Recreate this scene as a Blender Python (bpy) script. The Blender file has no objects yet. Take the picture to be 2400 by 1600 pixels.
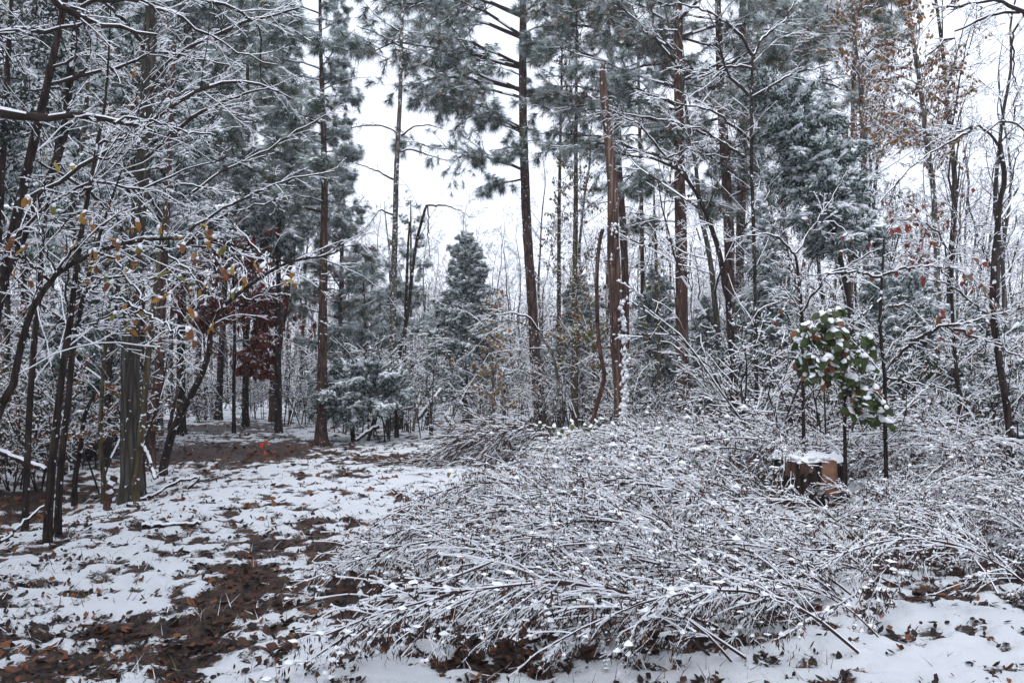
import bpy, math, zlib
import numpy as np

scene = bpy.context.scene
COL = scene.collection
# ---------------------------------------------------------------- camera
F, HY, CAMZ = 1867.0, 860.0, 1.6            # focal length in photo pixels (2400 wide), horizon row, eye height
TH = math.atan((HY - 800) / F)
cam = bpy.data.cameras.new('camera'); cam.lens = 28.0; cam.sensor_width = 36.0
cam.clip_end = 600; cam.clip_start = 0.05
camo = bpy.data.objects.new('camera', cam); COL.objects.link(camo)
camo.location = (0, 0, CAMZ); camo.rotation_euler = (math.pi / 2 + TH, 0, 0)
scene.camera = camo
# ---------------------------------------------------------------- sky: white overcast
SUN_EL, SUN_AZ = math.radians(62), math.radians(200)
w = bpy.data.worlds.new('World'); scene.world = w; w.use_nodes = True
nt = w.node_tree; nt.nodes.clear()
out = nt.nodes.new('ShaderNodeOutputWorld'); bg = nt.nodes.new('ShaderNodeBackground')
sky = nt.nodes.new('ShaderNodeTexSky'); sky.sky_type = 'NISHITA'; sky.sun_disc = False
sky.sun_elevation = SUN_EL; sky.sun_rotation = SUN_AZ; sky.air_density = 1.0; sky.dust_density = 4.0
mx = nt.nodes.new('ShaderNodeMix'); mx.data_type = 'RGBA'; mx.inputs['Factor'].default_value = 0.9
mx.inputs['B'].default_value = (12.5, 13.3, 15.4, 1)          # cloud deck, even in every direction
nt.links.new(sky.outputs[0], mx.inputs['A']); nt.links.new(mx.outputs['Result'], bg.inputs[0])
bg.inputs[1].default_value = 0.078
nt.links.new(bg.outputs[0], out.inputs[0])
sun = bpy.data.lights.new('sun', 'SUN'); sun.energy = 1.5; sun.angle = math.radians(50); sun.color = (.98, .98, 1)
suno = bpy.data.objects.new('sun', sun); COL.objects.link(suno); suno.location = (0, 0, 40)
suno.rotation_euler = (math.pi / 2 - SUN_EL, 0, math.pi - SUN_AZ)
vs = scene.view_settings; vs.view_transform = 'Standard'; vs.look = 'None'; vs.gamma = 1; vs.exposure = 0.5
vs.use_curve_mapping = False
scene.cycles.max_bounces = 4; scene.cycles.diffuse_bounces = 3; scene.cycles.glossy_bounces = 2

# ---------------------------------------------------------------- helpers
rng = np.random.default_rng(11)
def reseed(s): 
    global rng
    rng = np.random.default_rng(s if isinstance(s, int) else zlib.crc32(s.encode()))
CT, ST = math.cos(TH), math.sin(TH)
def P(px, py, Y):
    a, b = (px - 1200) / F, (800 - py) / F
    s = Y / (CT - b * ST)
    return np.array([a * s, Y, CAMZ + s * (b * CT + ST)])
def PX(px, Y): return (px - 1200) / F * Y * 1.0
def cr(ox, oy, pts, k=2.614): return [(ox + x / k, oy + y / k) for x, y in pts]
def sstep(a, b, x):
    t = np.clip((x - a) / (b - a), 0, 1); return t * t * (3 - 2 * t)
def _h(ix, iy, s):
    n = (ix * 374761393 + iy * 668265263 + s * 974634777) & 0xffffffff
    n = ((n ^ (n >> 13)) * 1274126177) & 0xffffffff
    return ((n ^ (n >> 16)) & 0xffff) / 65535.0
def vnoise(x, y, s=0):
    x = np.asarray(x, float); y = np.asarray(y, float)
    ix = np.floor(x).astype(np.int64); iy = np.floor(y).astype(np.int64)
    fx = x - ix; fy = y - iy; fx = fx * fx * (3 - 2 * fx); fy = fy * fy * (3 - 2 * fy)
    a = _h(ix, iy, s); b = _h(ix + 1, iy, s); c = _h(ix, iy + 1, s); d = _h(ix + 1, iy + 1, s)
    return (a + (b - a) * fx) * (1 - fy) + (c + (d - c) * fx) * fy
def gz(x, y):
    x = np.asarray(x, float); y = np.asarray(y, float)
    z = .10 * (vnoise(x / 3.1, y / 3.1, 5) - .5) + .16 * (vnoise(x / 9, y / 9, 6) - .5) * sstep(8, 20, y)
    z = z + .22 * sstep(1.0, 4.0, x - .12 * y) * sstep(5.5, 9, y) * (1 - sstep(20, 40, y))
    z = z - .45 * np.exp(-(((x + 6.4) / 1.6) ** 2 + ((y - 9.5) / 2.2) ** 2))
    return z
def norm(v): return v / np.maximum(np.linalg.norm(v, axis=-1, keepdims=True), 1e-9)
def resample(pts, n):
    pts = np.asarray(pts, float)
    q = np.vstack([2 * pts[0] - pts[1], pts, 2 * pts[-1] - pts[-2]])
    seg = np.linalg.norm(np.diff(pts[:, :3], axis=0), axis=1); cum = np.concatenate([[0], np.cumsum(seg)])
    s = np.linspace(0, cum[-1], n); i = np.clip(np.searchsorted(cum, s, 'right') - 1, 0, len(pts) - 2)
    t = ((s - cum[i]) / np.maximum(seg[i], 1e-9))[:, None]
    p0, p1, p2, p3 = q[i], q[i + 1], q[i + 2], q[i + 3]
    return .5 * (2 * p1 + (p2 - p0) * t + (2 * p0 - 5 * p1 + 4 * p2 - p3) * t * t + (3 * p1 - p0 - 3 * p2 + p3) * t ** 3)

class MB:
    def __init__(s): s.v, s.q, s.mq, s.t, s.mt, s.n = [], [], [], [], [], 0
    def add(s, v, q=None, mq=0, t=None, mt=0):
        v = np.asarray(v, float).reshape(-1, 3)
        if q is not None and len(q):
            q = np.asarray(q, int).reshape(-1, 4); s.q.append(q + s.n); s.mq.append(np.broadcast_to(np.asarray(mq, int), (len(q),)))
        if t is not None and len(t):
            t = np.asarray(t, int).reshape(-1, 3); s.t.append(t + s.n); s.mt.append(np.broadcast_to(np.asarray(mt, int), (len(t),)))
        s.v.append(v); s.n += len(v)
    def mesh(s, name, mats, smooth=False, off=None):
        v = np.vstack(s.v) if s.v else np.zeros((0, 3))
        if off is not None: v = v - np.asarray(off)
        q = np.vstack(s.q) if s.q else np.zeros((0, 4), int); t = np.vstack(s.t) if s.t else np.zeros((0, 3), int)
        m = np.concatenate((s.mq or [np.zeros(0, int)]) + (s.mt or [np.zeros(0, int)]))
        me = bpy.data.meshes.new(name)
        me.vertices.add(len(v)); me.vertices.foreach_set('co', v.astype(np.float32).ravel())
        li = np.concatenate([q.ravel(), t.ravel()]).astype(np.int32)
        me.loops.add(len(li)); me.loops.foreach_set('vertex_index', li)
        np_ = len(q) + len(t); me.polygons.add(np_)
        st = np.concatenate([np.arange(len(q)) * 4, len(q) * 4 + np.arange(len(t)) * 3]).astype(np.int32)
        me.polygons.foreach_set('loop_start', st)
        for mm in mats: me.materials.append(mm)
        me.polygons.foreach_set('material_index', m.astype(np.int32))
        me.polygons.foreach_set('use_smooth', np.full(np_, smooth))
        me.update(calc_edges=True); me.validate()
        return me
    def obj(s, name, mats, parent=None, smooth=False, off=None):
        return link(name, s.mesh(name, mats, smooth, off), parent)
def link(name, data, parent=None, loc=None, rot=None, scale=None):
    o = bpy.data.objects.new(name, data); COL.objects.link(o)
    if parent is not None: o.parent = parent
    if loc is not None: o.location = loc
    if rot is not None: o.rotation_euler = rot
    if scale is not None: o.scale = (scale,) * 3 if np.isscalar(scale) else scale
    return o
def tag(o, label=None, cat=None, group=None, kind=None):
    if label: o['label'] = label
    if cat: o['category'] = cat
    if group: o['group'] = group
    if kind: o['kind'] = kind
    return o
def thing(name, label, cat, loc, group=None, rz=0, scale=1):
    return tag(link(name, None, None, loc, (0, 0, rz), scale), label, cat, group)

ANG = {3: [-12, 90, 192], 4: [-8, 90, 188, 270], 6: [-8, 52, 128, 188, 240, 300], 8: [-20, 25, 65, 115, 155, 200, 240, 300],
       12: [-15 + 30 * k for k in range(12)]}
def tubes(mb, Pn, R, n=4, snow=1.0, cov=.92, mats=(0, 1), thr=.45, minh=.006, rel=.55):
    """K polylines (K,N,3) swept as tubes; the upper faces of the flatter stretches carry a raised ridge of snow"""
    Pn = np.asarray(Pn, float); R = np.asarray(R, float)
    if Pn.ndim == 2: Pn = Pn[None]; R = R[None]
    K, N, _ = Pn.shape
    T = np.empty_like(Pn); T[:, 1:-1] = Pn[:, 2:] - Pn[:, :-2]; T[:, 0] = Pn[:, 1] - Pn[:, 0]; T[:, -1] = Pn[:, -1] - Pn[:, -2]
    T = norm(T)
    steep = (np.abs(T[..., 2]).mean(1) > .9)[:, None, None]
    ref = np.where(steep, np.array([0, -1., 0]), np.array([0, 0, 1.])) * np.ones_like(T)
    S = np.cross(T, ref); bad = np.linalg.norm(S, axis=-1) < 1e-3; S[bad] = (1, 0, 0); S = norm(S)
    U = np.cross(S, T)
    hz = np.sqrt(np.clip(1 - T[..., 2] ** 2, 0, 1))
    a = np.radians(ANG[n]); ca, sa = np.cos(a), np.sin(a)
    off = R[..., None, None] * (ca[None, None, :, None] * S[:, :, None] + sa[None, None, :, None] * U[:, :, None])
    hs = snow * (rel * R + minh) * sstep(thr - .1, .8, hz) * rng.uniform(.45, 1.25, (K, N))
    top = np.clip(sa, 0, 1) ** .7
    off[..., 2] += hs[..., None] * top
    V = (Pn[:, :, None] + off)
    k = np.arange(K)[:, None, None] * (N * n); i = np.arange(N - 1)[None, :, None] * n; j = np.arange(n)[None, None, :]; j2 = (j + 1) % n
    q = np.stack([k + i + j, k + i + j2, k + i + n + j2, k + i + n + j], -1)
    mids = (a + np.diff(np.append(a, a[0] + 2 * np.pi)) / 2); up = np.sin(mids) > .18
    hzm = (hz[:, 1:] + hz[:, :-1]) / 2
    sn = (hzm > thr) & (rng.random((K, N - 1)) < cov) & (snow > 0)
    m = np.where(sn[..., None] & up[None, None], mats[1], mats[0]) * np.ones(q.shape[:-1], int)
    mb.add(V.reshape(-1, 3), q.reshape(-1, 4), m.reshape(-1))
def grow(Pn, R, M, t=(.2, 1), ang=(30, 60), L=.5, n=4, grav=0., up=0., wob=.15, rf=.6, rmin=.003, planar=0., rand=(.6, 1.2), tip=.55, dz=0.):
    K, N, _ = Pn.shape
    plen = np.linalg.norm(np.diff(Pn, axis=1), axis=-1).sum(1)
    tt = rng.uniform(t[0], t[1], (K, M)); x = np.clip(tt, 0, .999) * (N - 1); i = x.astype(int); fr = (x - i)[..., None]
    kk = np.arange(K)[:, None]
    pos = Pn[kk, i] * (1 - fr) + Pn[kk, i + 1] * fr; tan = norm(Pn[kk, i + 1] - Pn[kk, i])
    rad = R[kk, i] * (1 - fr[..., 0]) + R[kk, i + 1] * fr[..., 0]
    v = rng.normal(size=(K, M, 3)); v[..., 2] *= (1 - planar)
    v -= (v * tan).sum(-1, keepdims=True) * tan; v = norm(v)
    an = np.radians(rng.uniform(ang[0], ang[1], (K, M)))[..., None]
    d = np.cos(an) * tan + np.sin(an) * v; d[..., 2] += dz; d = norm(d)
    ln = plen[:, None] * L * rng.uniform(rand[0], rand[1], (K, M)) * (1 - tip * tt)
    st = (ln / (n - 1))[..., None]
    pts = [pos]
    for k in range(n - 1):
        d = d + wob * rng.normal(size=d.shape); d[..., 2] += up - grav; d = norm(d)
        pts.append(pts[-1] + d * st)
    C = np.stack(pts, 2).reshape(K * M, n, 3)
    r0 = np.maximum(rad * rf * rng.uniform(.7, 1.1, rad.shape), rmin).reshape(-1, 1)
    return C, np.maximum(r0 * np.linspace(1, .35, n)[None], rmin * .7)
OCT = np.array([[1, 0, 0], [.5, .87, 0], [-.5, .87, 0], [-1, 0, 0], [-.5, -.87, 0], [.5, -.87, 0], [0, 0, 1], [0, 0, -.6]], float)
OCTF = np.array([[i, (i + 1) % 6, 6] for i in range(6)] + [[(i + 1) % 6, i, 7] for i in range(6)])
OC4 = np.array([[1, 0, 0], [0, 1, 0], [-1, 0, 0], [0, -1, 0], [0, 0, 1], [0, 0, -.6]], float)
OC4F = np.array([[i, (i + 1) % 4, 4] for i in range(4)] + [[(i + 1) % 4, i, 5] for i in range(4)])
def pads(mb, c, r, h, mat=1, lo=False):
    """small lumps of snow lying at points c"""
    c = np.asarray(c, float); K = len(c)
    if K == 0: return
    B, Fc = (OC4, OC4F) if lo else (OCT, OCTF)
    a = rng.uniform(0, 6.28, K); ca, sa = np.cos(a)[:, None], np.sin(a)[:, None]
    r = np.broadcast_to(r, (K,))[:, None] * rng.uniform(.6, 1.35, (K, 1)); h = np.broadcast_to(h, (K,))[:, None] * rng.uniform(.6, 1.3, (K, 1))
    el = rng.uniform(.55, 1, (K, 1))
    jit = rng.uniform(.7, 1.25, (K, len(B)))
    x, y, z = B[None, :, 0] * jit, B[None, :, 1] * el * jit, B[None, :, 2]
    V = np.stack([c[:, :1] + r * (ca * x - sa * y), c[:, 1:2] + r * (sa * x + ca * y), c[:, 2:3] + h * z], -1)
    mb.add(V.reshape(-1, 3), t=(Fc[None] + np.arange(K)[:, None, None] * len(B)).reshape(-1, 3), mt=mat)
def blades(mb, base, d, ln, wd, mat, fold=True):
    """narrow leaf blades or needles: a two-triangle sliver from base along d"""
    K = len(base); 
    if K == 0: return
    ln = np.broadcast_to(ln, (K,))[:, None]; wd = np.broadcast_to(wd, (K,))[:, None]
    s = norm(np.cross(d, rng.normal(size=(K, 3)))); nrm = np.cross(s, d)
    m = base + d * ln * .45 + nrm * wd * .25
    V = np.stack([base, m + s * wd * .5, base + d * ln, m - s * wd * .5], 1).reshape(-1, 3)
    mb.add(V, np.arange(4 * K).reshape(-1, 4), mat)
def needles(mb, base, d, ln, wd, mat):
    K = len(base); s = norm(np.cross(d, rng.normal(size=(K, 3)))) * np.broadcast_to(wd, (K,))[:, None] * .5
    V = np.stack([base - s, base + s, base + d * np.broadcast_to(ln, (K,))[:, None]], 1).reshape(-1, 3)
    mb.add(V, t=np.arange(3 * K).reshape(-1, 3), mt=mat)

# ---------------------------------------------------------------- materials
def newmat(name):
    m = bpy.data.materials.new(name); m.use_nodes = True
    b = m.node_tree.nodes['Principled BSDF']; return m, m.node_tree, b
def nd(t, typ, **k):
    n = t.nodes.new(typ)
    for a, v in k.items():
        if a in n.inputs: n.inputs[a].default_value = v
        else: setattr(n, a, v)
    return n
def ramp(t, src, stops):
    r = t.nodes.new('ShaderNodeValToRGB'); e = r.color_ramp.elements
    while len(e) < len(stops): e.new(.5)
    for x, (p, c) in zip(e, stops): x.position = p; x.color = (*c, 1) if len(c) == 3 else c
    t.links.new(src, r.inputs[0]); return r.outputs[0]
def simple(name, stops, scale=8, rough=.7, spec=.3, bump=0, coord='Object', trans=0):
    m, t, b = newmat(name)
    tc = nd(t, 'ShaderNodeTexCoord'); n = nd(t, 'ShaderNodeTexNoise', Scale=scale, Detail=4.0)
    t.links.new(tc.outputs[coord], n.inputs['Vector'])
    t.links.new(ramp(t, n.outputs['Fac'], stops), b.inputs['Base Color'])
    b.inputs['Roughness'].default_value = rough; b.inputs['Specular IOR Level'].default_value = spec
    if bump:
        bp = nd(t, 'ShaderNodeBump', Strength=bump, Distance=.01); t.links.new(n.outputs['Fac'], bp.inputs['Height']); t.links.new(bp.outputs[0], b.inputs['Normal'])
    if trans:
        tr = nd(t, 'ShaderNodeBsdfTranslucent'); t.links.new(b.inputs['Base Color'].links[0].from_socket, tr.inputs[0])
        ms = nd(t, 'ShaderNodeMixShader'); ms.inputs[0].default_value = trans
        o = t.nodes['Material Output']; t.links.new(b.outputs[0], ms.inputs[1]); t.links.new(tr.outputs[0], ms.inputs[2]); t.links.new(ms.outputs[0], o.inputs[0])
    return m
def bark(name, dark, mid, light, scale=(9, 9, 1.6), snow=.0, bump=.9, moss=None):
    m, t, b = newmat(name)
    tc = nd(t, 'ShaderNodeTexCoord'); mp = nd(t, 'ShaderNodeMapping'); mp.inputs['Scale'].default_value = scale
    t.links.new(tc.outputs['Object'], mp.inputs[0])
    n1 = nd(t, 'ShaderNodeTexNoise', Scale=1.2, Detail=5.0); t.links.new(mp.outputs[0], n1.inputs['Vector'])
    mxv = nd(t, 'ShaderNodeMix', data_type='VECTOR'); mxv.inputs['Factor'].default_value = .18
    t.links.new(mp.outputs[0], mxv.inputs['A']); t.links.new(n1.outputs['Color'], mxv.inputs['B'])
    vo = nd(t, 'ShaderNodeTexVoronoi', feature='DISTANCE_TO_EDGE', Scale=1.3); t.links.new(mxv.outputs['Result'], vo.inputs['Vector'])
    mul = nd(t, 'ShaderNodeMath', operation='MULTIPLY_ADD'); mul.inputs[1].default_value = 1.4; t.links.new(vo.outputs['Distance'], mul.inputs[0]); 
    sub = nd(t, 'ShaderNodeMath', operation='MULTIPLY_ADD'); sub.inputs[1].default_value = .9; sub.inputs[2].default_value = -.2
    t.links.new(n1.outputs['Fac'], sub.inputs[0]); t.links.new(sub.outputs[0], mul.inputs[2])
    col = ramp(t, mul.outputs[0], [(.12, dark), (.42, mid), (.8, light)])
    n2 = nd(t, 'ShaderNodeTexNoise', Scale=.9, Detail=3.0); t.links.new(tc.outputs['Object'], n2.inputs['Vector'])
    if moss:
        mm = nd(t, 'ShaderNodeMix', data_type='RGBA'); mm.inputs['B'].default_value = (*moss, 1)
        t.links.new(ramp(t, n2.outputs['Fac'], [(.5, (0, 0, 0)), (.62, (.7, .7, .7))]), mm.inputs['Factor']); t.links.new(col, mm.inputs['A']); col = mm.outputs['Result']
    if snow:
        n3 = nd(t, 'ShaderNodeTexNoise', Scale=16.0, Detail=3.0); t.links.new(tc.outputs['Object'], n3.inputs['Vector'])
        ad = nd(t, 'ShaderNodeMath', operation='MULTIPLY_ADD'); ad.inputs[1].default_value = .35; t.links.new(n2.outputs['Fac'], ad.inputs[0]); t.links.new(n3.outputs['Fac'], ad.inputs[2])
        s0 = 1 - snow
        mm = nd(t, 'ShaderNodeMix', data_type='RGBA'); mm.inputs['B'].default_value = (.8, .83, .87, 1)
        t.links.new(ramp(t, ad.outputs[0], [(s0, (0, 0, 0)), (min(s0 + .03, 1), (1, 1, 1))]), mm.inputs['Factor']); t.links.new(col, mm.inputs['A']); col = mm.outputs['Result']
    t.links.new(col, b.inputs['Base Color'])
    bp = nd(t, 'ShaderNodeBump', Strength=bump, Distance=.03); t.links.new(mul.outputs[0], bp.inputs['Height']); t.links.new(bp.outputs[0], b.inputs['Normal'])
    b.inputs['Roughness'].default_value = .9; b.inputs['Specular IOR Level'].default_value = .15
    return m
SNOW = simple('snow', [(.3, (.82, .85, .90)), (.7, (.92, .93, .95))], 30, .65, .2, .25)
NSNOW = simple('frosted_needles', [(.3, (.56, .65, .64)), (.7, (.83, .88, .89))], 6, .75, .1, 0, 'Object', .55)
NGRN = simple('pine_needles', [(.3, (.018, .044, .026)), (.7, (.042, .086, .050))], 3, .65, .2, 0, 'Object', .25)
NBRN = simple('brown_pine_needles', [(.3, (.11, .060, .022)), (.7, (.20, .115, .045))], 4, .7, .2, 0, 'Object', .25)
CGRN = simple('cedar_foliage', [(.3, (.018, .040, .030)), (.7, (.044, .080, .060))], 5, .7, .2)
MGRN = simple('glossy_evergreen', [(.3, (.006, .014, .010)), (.7, (.016, .028, .018))], 4, .4, .4)
TWIG = simple('twig_bark', [(.3, (.018, .011, .009)), (.7, (.046, .030, .025))], 12, .85, .2)
TWIGR = simple('reddish_twig_bark', [(.3, (.030, .016, .014)), (.7, (.075, .044, .040))], 14, .8, .2)
TWIGG = simple('grey_twig_bark', [(.3, (.07, .055, .05)), (.7, (.15, .125, .115))], 12, .85, .2)
BPINE = bark('pine_bark', (.014, .008, .007), (.066, .037, .029), (.13, .080, .064), (11, 11, 2.6), .16)
BRIGHT = bark('red_pine_bark', (.016, .009, .007), (.075, .038, .029), (.15, .084, .064), (10, 10, 2.4), .06)
BGREY = bark('grey_bark', (.02, .017, .013), (.048, .041, .033), (.10, .088, .074), (16, 16, 1.5), .15, 1, (.034, .036, .02))
BDARK = bark('dark_bark', (.008, .005, .004), (.026, .017, .014), (.052, .036, .030), (12, 12, 2), .17, .7)
BPALE = bark('pale_mottled_bark', (.03, .026, .022), (.095, .083, .07), (.19, .17, .15), (8, 8, 4), .22, .6)
BSNAG = bark('peeled_dead_wood', (.025, .014, .011), (.105, .060, .046), (.25, .17, .13), (16, 16, .9), .16, 1, (.028, .018, .014))
BMOSS = bark('mossy_bark', (.03, .02, .012), (.075, .056, .030), (.12, .095, .055), (12, 12, 2), .2, .7, (.07, .075, .02))
LV = {}
for nm, c0, c1 in [('yellow', (.26, .17, .025), (.42, .28, .05)), ('amber', (.26, .115, .02), (.42, .19, .035)), ('rust', (.15, .055, .022), (.26, .10, .04)),
                   ('red', (.13, .018, .014), (.25, .038, .026)), ('crimson', (.05, .011, .011), (.10, .022, .018)), ('green', (.034, .052, .010), (.070, .095, .022)),
                   ('darkgreen', (.022, .042, .008), (.046, .074, .016)), ('brown', (.055, .024, .015), (.115, .05, .03)), ('tan', (.20, .12, .07), (.34, .22, .14)),
                   ('olive', (.12, .115, .02), (.22, .20, .045)), ('dark', (.012, .007, .006), (.034, .020, .017))]:
    LV[nm] = simple(nm + '_leaf', [(.3, c0), (.7, c1)], 25, .6, .3, 0, 'Object', .25)

# ---------------------------------------------------------------- ground
BROWN = [  # px, py, half-width px, depth half-extent m, strength  (bare earth and wet leaves showing through the snow)
    (570, 1057, 190, 1.7, 1.9), (520, 1000, 120, 1.4, 1.3), (900, 1078, 140, .9, 1.0), (1130, 1075, 110, .8, 1.0), (590, 1187, 100, .16, .9), (690, 1195, 50, .12, .7), (300, 1450, 80, .16, .7), (250, 1400, 60, .14, .6), (330, 1350, 60, .14, .6),
    (420, 1255, 90, .2, .6), (60, 1130, 150, .9, 1.1), (60, 1560, 120, .12, .8), (150, 1480, 80, .12, .6), (240, 1540, 60, .1, .6), (940, 1470, 130, .28, 1.0), (1010, 1420, 120, .35, .9), (700, 1480, 70, .12, .5), (780, 1530, 60, .1, .5)]
def rut(pts, hw, ry, st):
    for (a, b), (c, d) in zip(pts[:-1], pts[1:]):
        n = max(1, int(math.hypot(c - a, (d - b) * 2) / 45))
        for k in range(n):
            f = k / n; g = _h(int(a * 7 + k * 13), int(b), 3); BROWN.append((a + (c - a) * f + 30 * (g - .5), b + (d - b) * f, hw * (.7 + .6 * g), ry * (b + (d - b) * f < 1350 and 1.3 or 1), st * (.6 + .7 * _h(int(c + k * 31), int(d), 5))))
rut([(400, 1620), (440, 1540), (490, 1470), (540, 1400), (590, 1330), (650, 1280), (640, 1230)], 60, .15, 1.4)
rut([(960, 1480), (890, 1420), (840, 1360), (790, 1310), (770, 1260), (740, 1210)], 56, .2, 1.3)
SNOWY = [(2050, 1530, 320, .5, .55), (600, 1120, 220, 1.5, .30), (900, 1600, 350, .25, .5), (1150, 1120, 250, 1.2, .25), (560, 960, 150, 6, .3)]
def blob(x, y, lst):
    tot = np.zeros_like(x)
    for px, py, hw, ry, s in lst:
        Y = CAMZ * F / (py - HY); rx = hw / F * Y
        d2 = ((x - PX(px, Y)) / rx) ** 2 + ((y - Y) / ry) ** 2
        tot = np.maximum(tot, s * np.exp(-d2 * .9))
    return tot
def snowfield(x, y):
    s = .6 * (vnoise(x / .9, y / .9, 1) - .5) + .9 * (vnoise(x / .30, y / .24, 2) - .5) + 1.6 * (vnoise(x / .13, y / .11, 3) - .5) + 1.0 * (vnoise(x / .06, y / .055, 4) - .5)
    bias = .17 - .9 * blob(x, y, BROWN) + blob(x, y, SNOWY)
    bias = bias - .25 * sstep(-3.2, -5.5, x + .25 * y) * sstep(7.5, 9, y) - .12 * sstep(20, 35, y)
    return s + bias
rows = [-4.0, -2, 0, 1.2]; yv = 2.2
while yv < 150: rows.append(yv); yv += max(.022, .0085 * yv)
rows += [190, 260, 380]
rows = np.array(rows); U = np.concatenate([np.linspace(-1.5, -.76, 24), np.linspace(-.74, .74, 400), np.linspace(.76, 1.5, 24)])
half = np.maximum(np.abs(rows), 2.2)
gx = U[None] * half[:, None] + U[None] * 1.2; gy = np.repeat(rows[:, None], len(U), 1)
sn = snowfield(gx, gy)
lump = .045 * (vnoise(gx / .16, gy / .14, 8) - .5) + .03 * (vnoise(gx / .07, gy / .06, 9) - .5)
zz = gz(gx, gy) + np.clip(sn, 0, .8) * .035 + lump * (1 - sstep(25, 50, gy)) * .8
mb = MB(); nr, nc = gx.shape
ii = np.arange(nr - 1)[:, None] * nc + np.arange(nc - 1)[None]
mb.add(np.stack([gx, gy, zz], -1).reshape(-1, 3), np.stack([ii, ii + 1, ii + nc + 1, ii + nc], -1).reshape(-1, 4))
m, t, b = newmat('snowy_ground')
at = nd(t, 'ShaderNodeAttribute', attribute_name='snow'); tc = nd(t, 'ShaderNodeTexCoord')
n1 = nd(t, 'ShaderNodeTexNoise', Scale=55.0, Detail=7.0, Roughness=.7); t.links.new(tc.outputs['Object'], n1.inputs['Vector'])
ad = nd(t, 'ShaderNodeMath', operation='MULTIPLY_ADD'); ad.inputs[1].default_value = 2.0; t.links.new(n1.outputs['Fac'], ad.inputs[0]); t.links.new(at.outputs['Fac'], ad.inputs[2])
hf = nd(t, 'ShaderNodeMath', operation='MULTIPLY'); hf.inputs[1].default_value = .5; t.links.new(ad.outputs[0], hf.inputs[0])
msk = ramp(t, hf.outputs[0], [(.44, (0, 0, 0)), (.51, (.8, .8, .8)), (.57, (1, 1, 1))])
vo = nd(t, 'ShaderNodeTexVoronoi', Scale=17.0); t.links.new(tc.outputs['Object'], vo.inputs['Vector'])
sc_ = nd(t, 'ShaderNodeSeparateColor'); t.links.new(vo.outputs['Color'], sc_.inputs[0])
lc = ramp(t, sc_.outputs[0], [(0, (.018, .009, .007)), (.35, (.048, .022, .014)), (.7, (.092, .038, .022)), (.9, (.06, .042, .018)), (1, (.15, .066, .036))])
n2 = nd(t, 'ShaderNodeTexNoise', Scale=90.0, Detail=3.0); t.links.new(tc.outputs['Object'], n2.inputs['Vector'])
mlt = nd(t, 'ShaderNodeMix', data_type='RGBA', blend_type='MULTIPLY'); mlt.inputs['Factor'].default_value = .7
t.links.new(lc, mlt.inputs['A']); t.links.new(ramp(t, n2.outputs['Fac'], [(.3, (.3, .3, .3)), (.7, (1.3, 1.3, 1.3))]), mlt.inputs['B'])
mm = nd(t, 'ShaderNodeMix', data_type='RGBA'); mm.inputs['B'].default_value = (.84, .87, .91, 1)
t.links.new(msk, mm.inputs['Factor']); t.links.new(mlt.outputs['Result'], mm.inputs['A']); t.links.new(mm.outputs['Result'], b.inputs['Base Color'])
rr = nd(t, 'ShaderNodeMapRange'); rr.inputs['To Min'].default_value = .42; rr.inputs['To Max'].default_value = .7; t.links.new(msk, rr.inputs[0]); t.links.new(rr.outputs[0], b.inputs['Roughness'])
bp = nd(t, 'ShaderNodeBump', Strength=.7, Distance=.03); t.links.new(ad.outputs[0], bp.inputs['Height']); t.links.new(bp.outputs[0], b.inputs['Normal'])
b.inputs['Specular IOR Level'].default_value = .3
go = mb.obj('ground', [m], None, True)
go.data.attributes.new('snow', 'FLOAT', 'POINT').data.foreach_set('value', sn.astype(np.float32).ravel())
tag(go, kind='structure', label='forest floor of patchy snow over dead leaves and wet earth')
def gpt(px, Y): 
    x = PX(px, Y); return np.array([x, Y, float(gz(x, Y))])

# leaf litter, too many to count
reseed(21)
mb = MB()
def litter(N, y0, y1, ux0, ux1, cond, size, mats, tilt=.45):
    y = y0 * (y1 / y0) ** rng.random(N); x = rng.uniform(ux0, ux1, N) * y
    s = snowfield(x, y); k = cond(s, x, y); x, y, s = x[k], y[k], s[k]; K = len(x)
    z = gz(x, y) + np.clip(s, 0, .8) * .035 + rng.uniform(-.005, .022, K)
    a = rng.uniform(0, 6.28, K); tl = rng.normal(0, tilt, K); ln = size * rng.uniform(.6, 1.4, K); wd = ln * rng.uniform(.45, .75, K)
    d = np.stack([np.cos(a), np.sin(a), tl], -1); d = norm(d); sd = norm(np.stack([-np.sin(a), np.cos(a), rng.normal(0, .5, K)], -1)); up = np.cross(d, sd)
    c = np.stack([x, y, z], -1); cu = rng.uniform(-.15, .35, K)[:, None]
    L_, W_ = ln[:, None], wd[:, None]
    V = np.stack([c - d * L_ * .5 + up * L_ * cu * .5, c - d * L_ * .1 + sd * W_ * .5 + up * W_ * cu, c + d * L_ * .25 + sd * W_ * .35 + up * W_ * cu, c + d * L_ * .5 + up * L_ * cu,
                  c + d * L_ * .25 - sd * W_ * .35 + up * W_ * cu, c - d * L_ * .1 - sd * W_ * .5 + up * W_ * cu], 1).reshape(-1, 3)
    o = np.arange(K)[:, None] * 6; q = np.concatenate([o + [0, 1, 2, 3], o + [0, 3, 4, 5]]); mt = rng.choice(mats, K)
    mb.add(V, q, np.concatenate([mt, mt]))
litter(26000, 3.6, 9, -.7, .7, lambda s, x, y: (s < .02) & (rng.random(len(s)) < .4), .065, [0, 0, 0, 1, 1, 2, 4])
litter(9000, 9, 26, -.7, .5, lambda s, x, y: (s < -.1) & (rng.random(len(s)) < .8), .10, [0, 1, 2, 2, 2, 4])
litter(30000, 3.6, 24, -.72, .7, lambda s, x, y: (s > -.1) & (s < .42), .045, [0, 0, 0, 4, 4, 1, 1, 2], .9)
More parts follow.
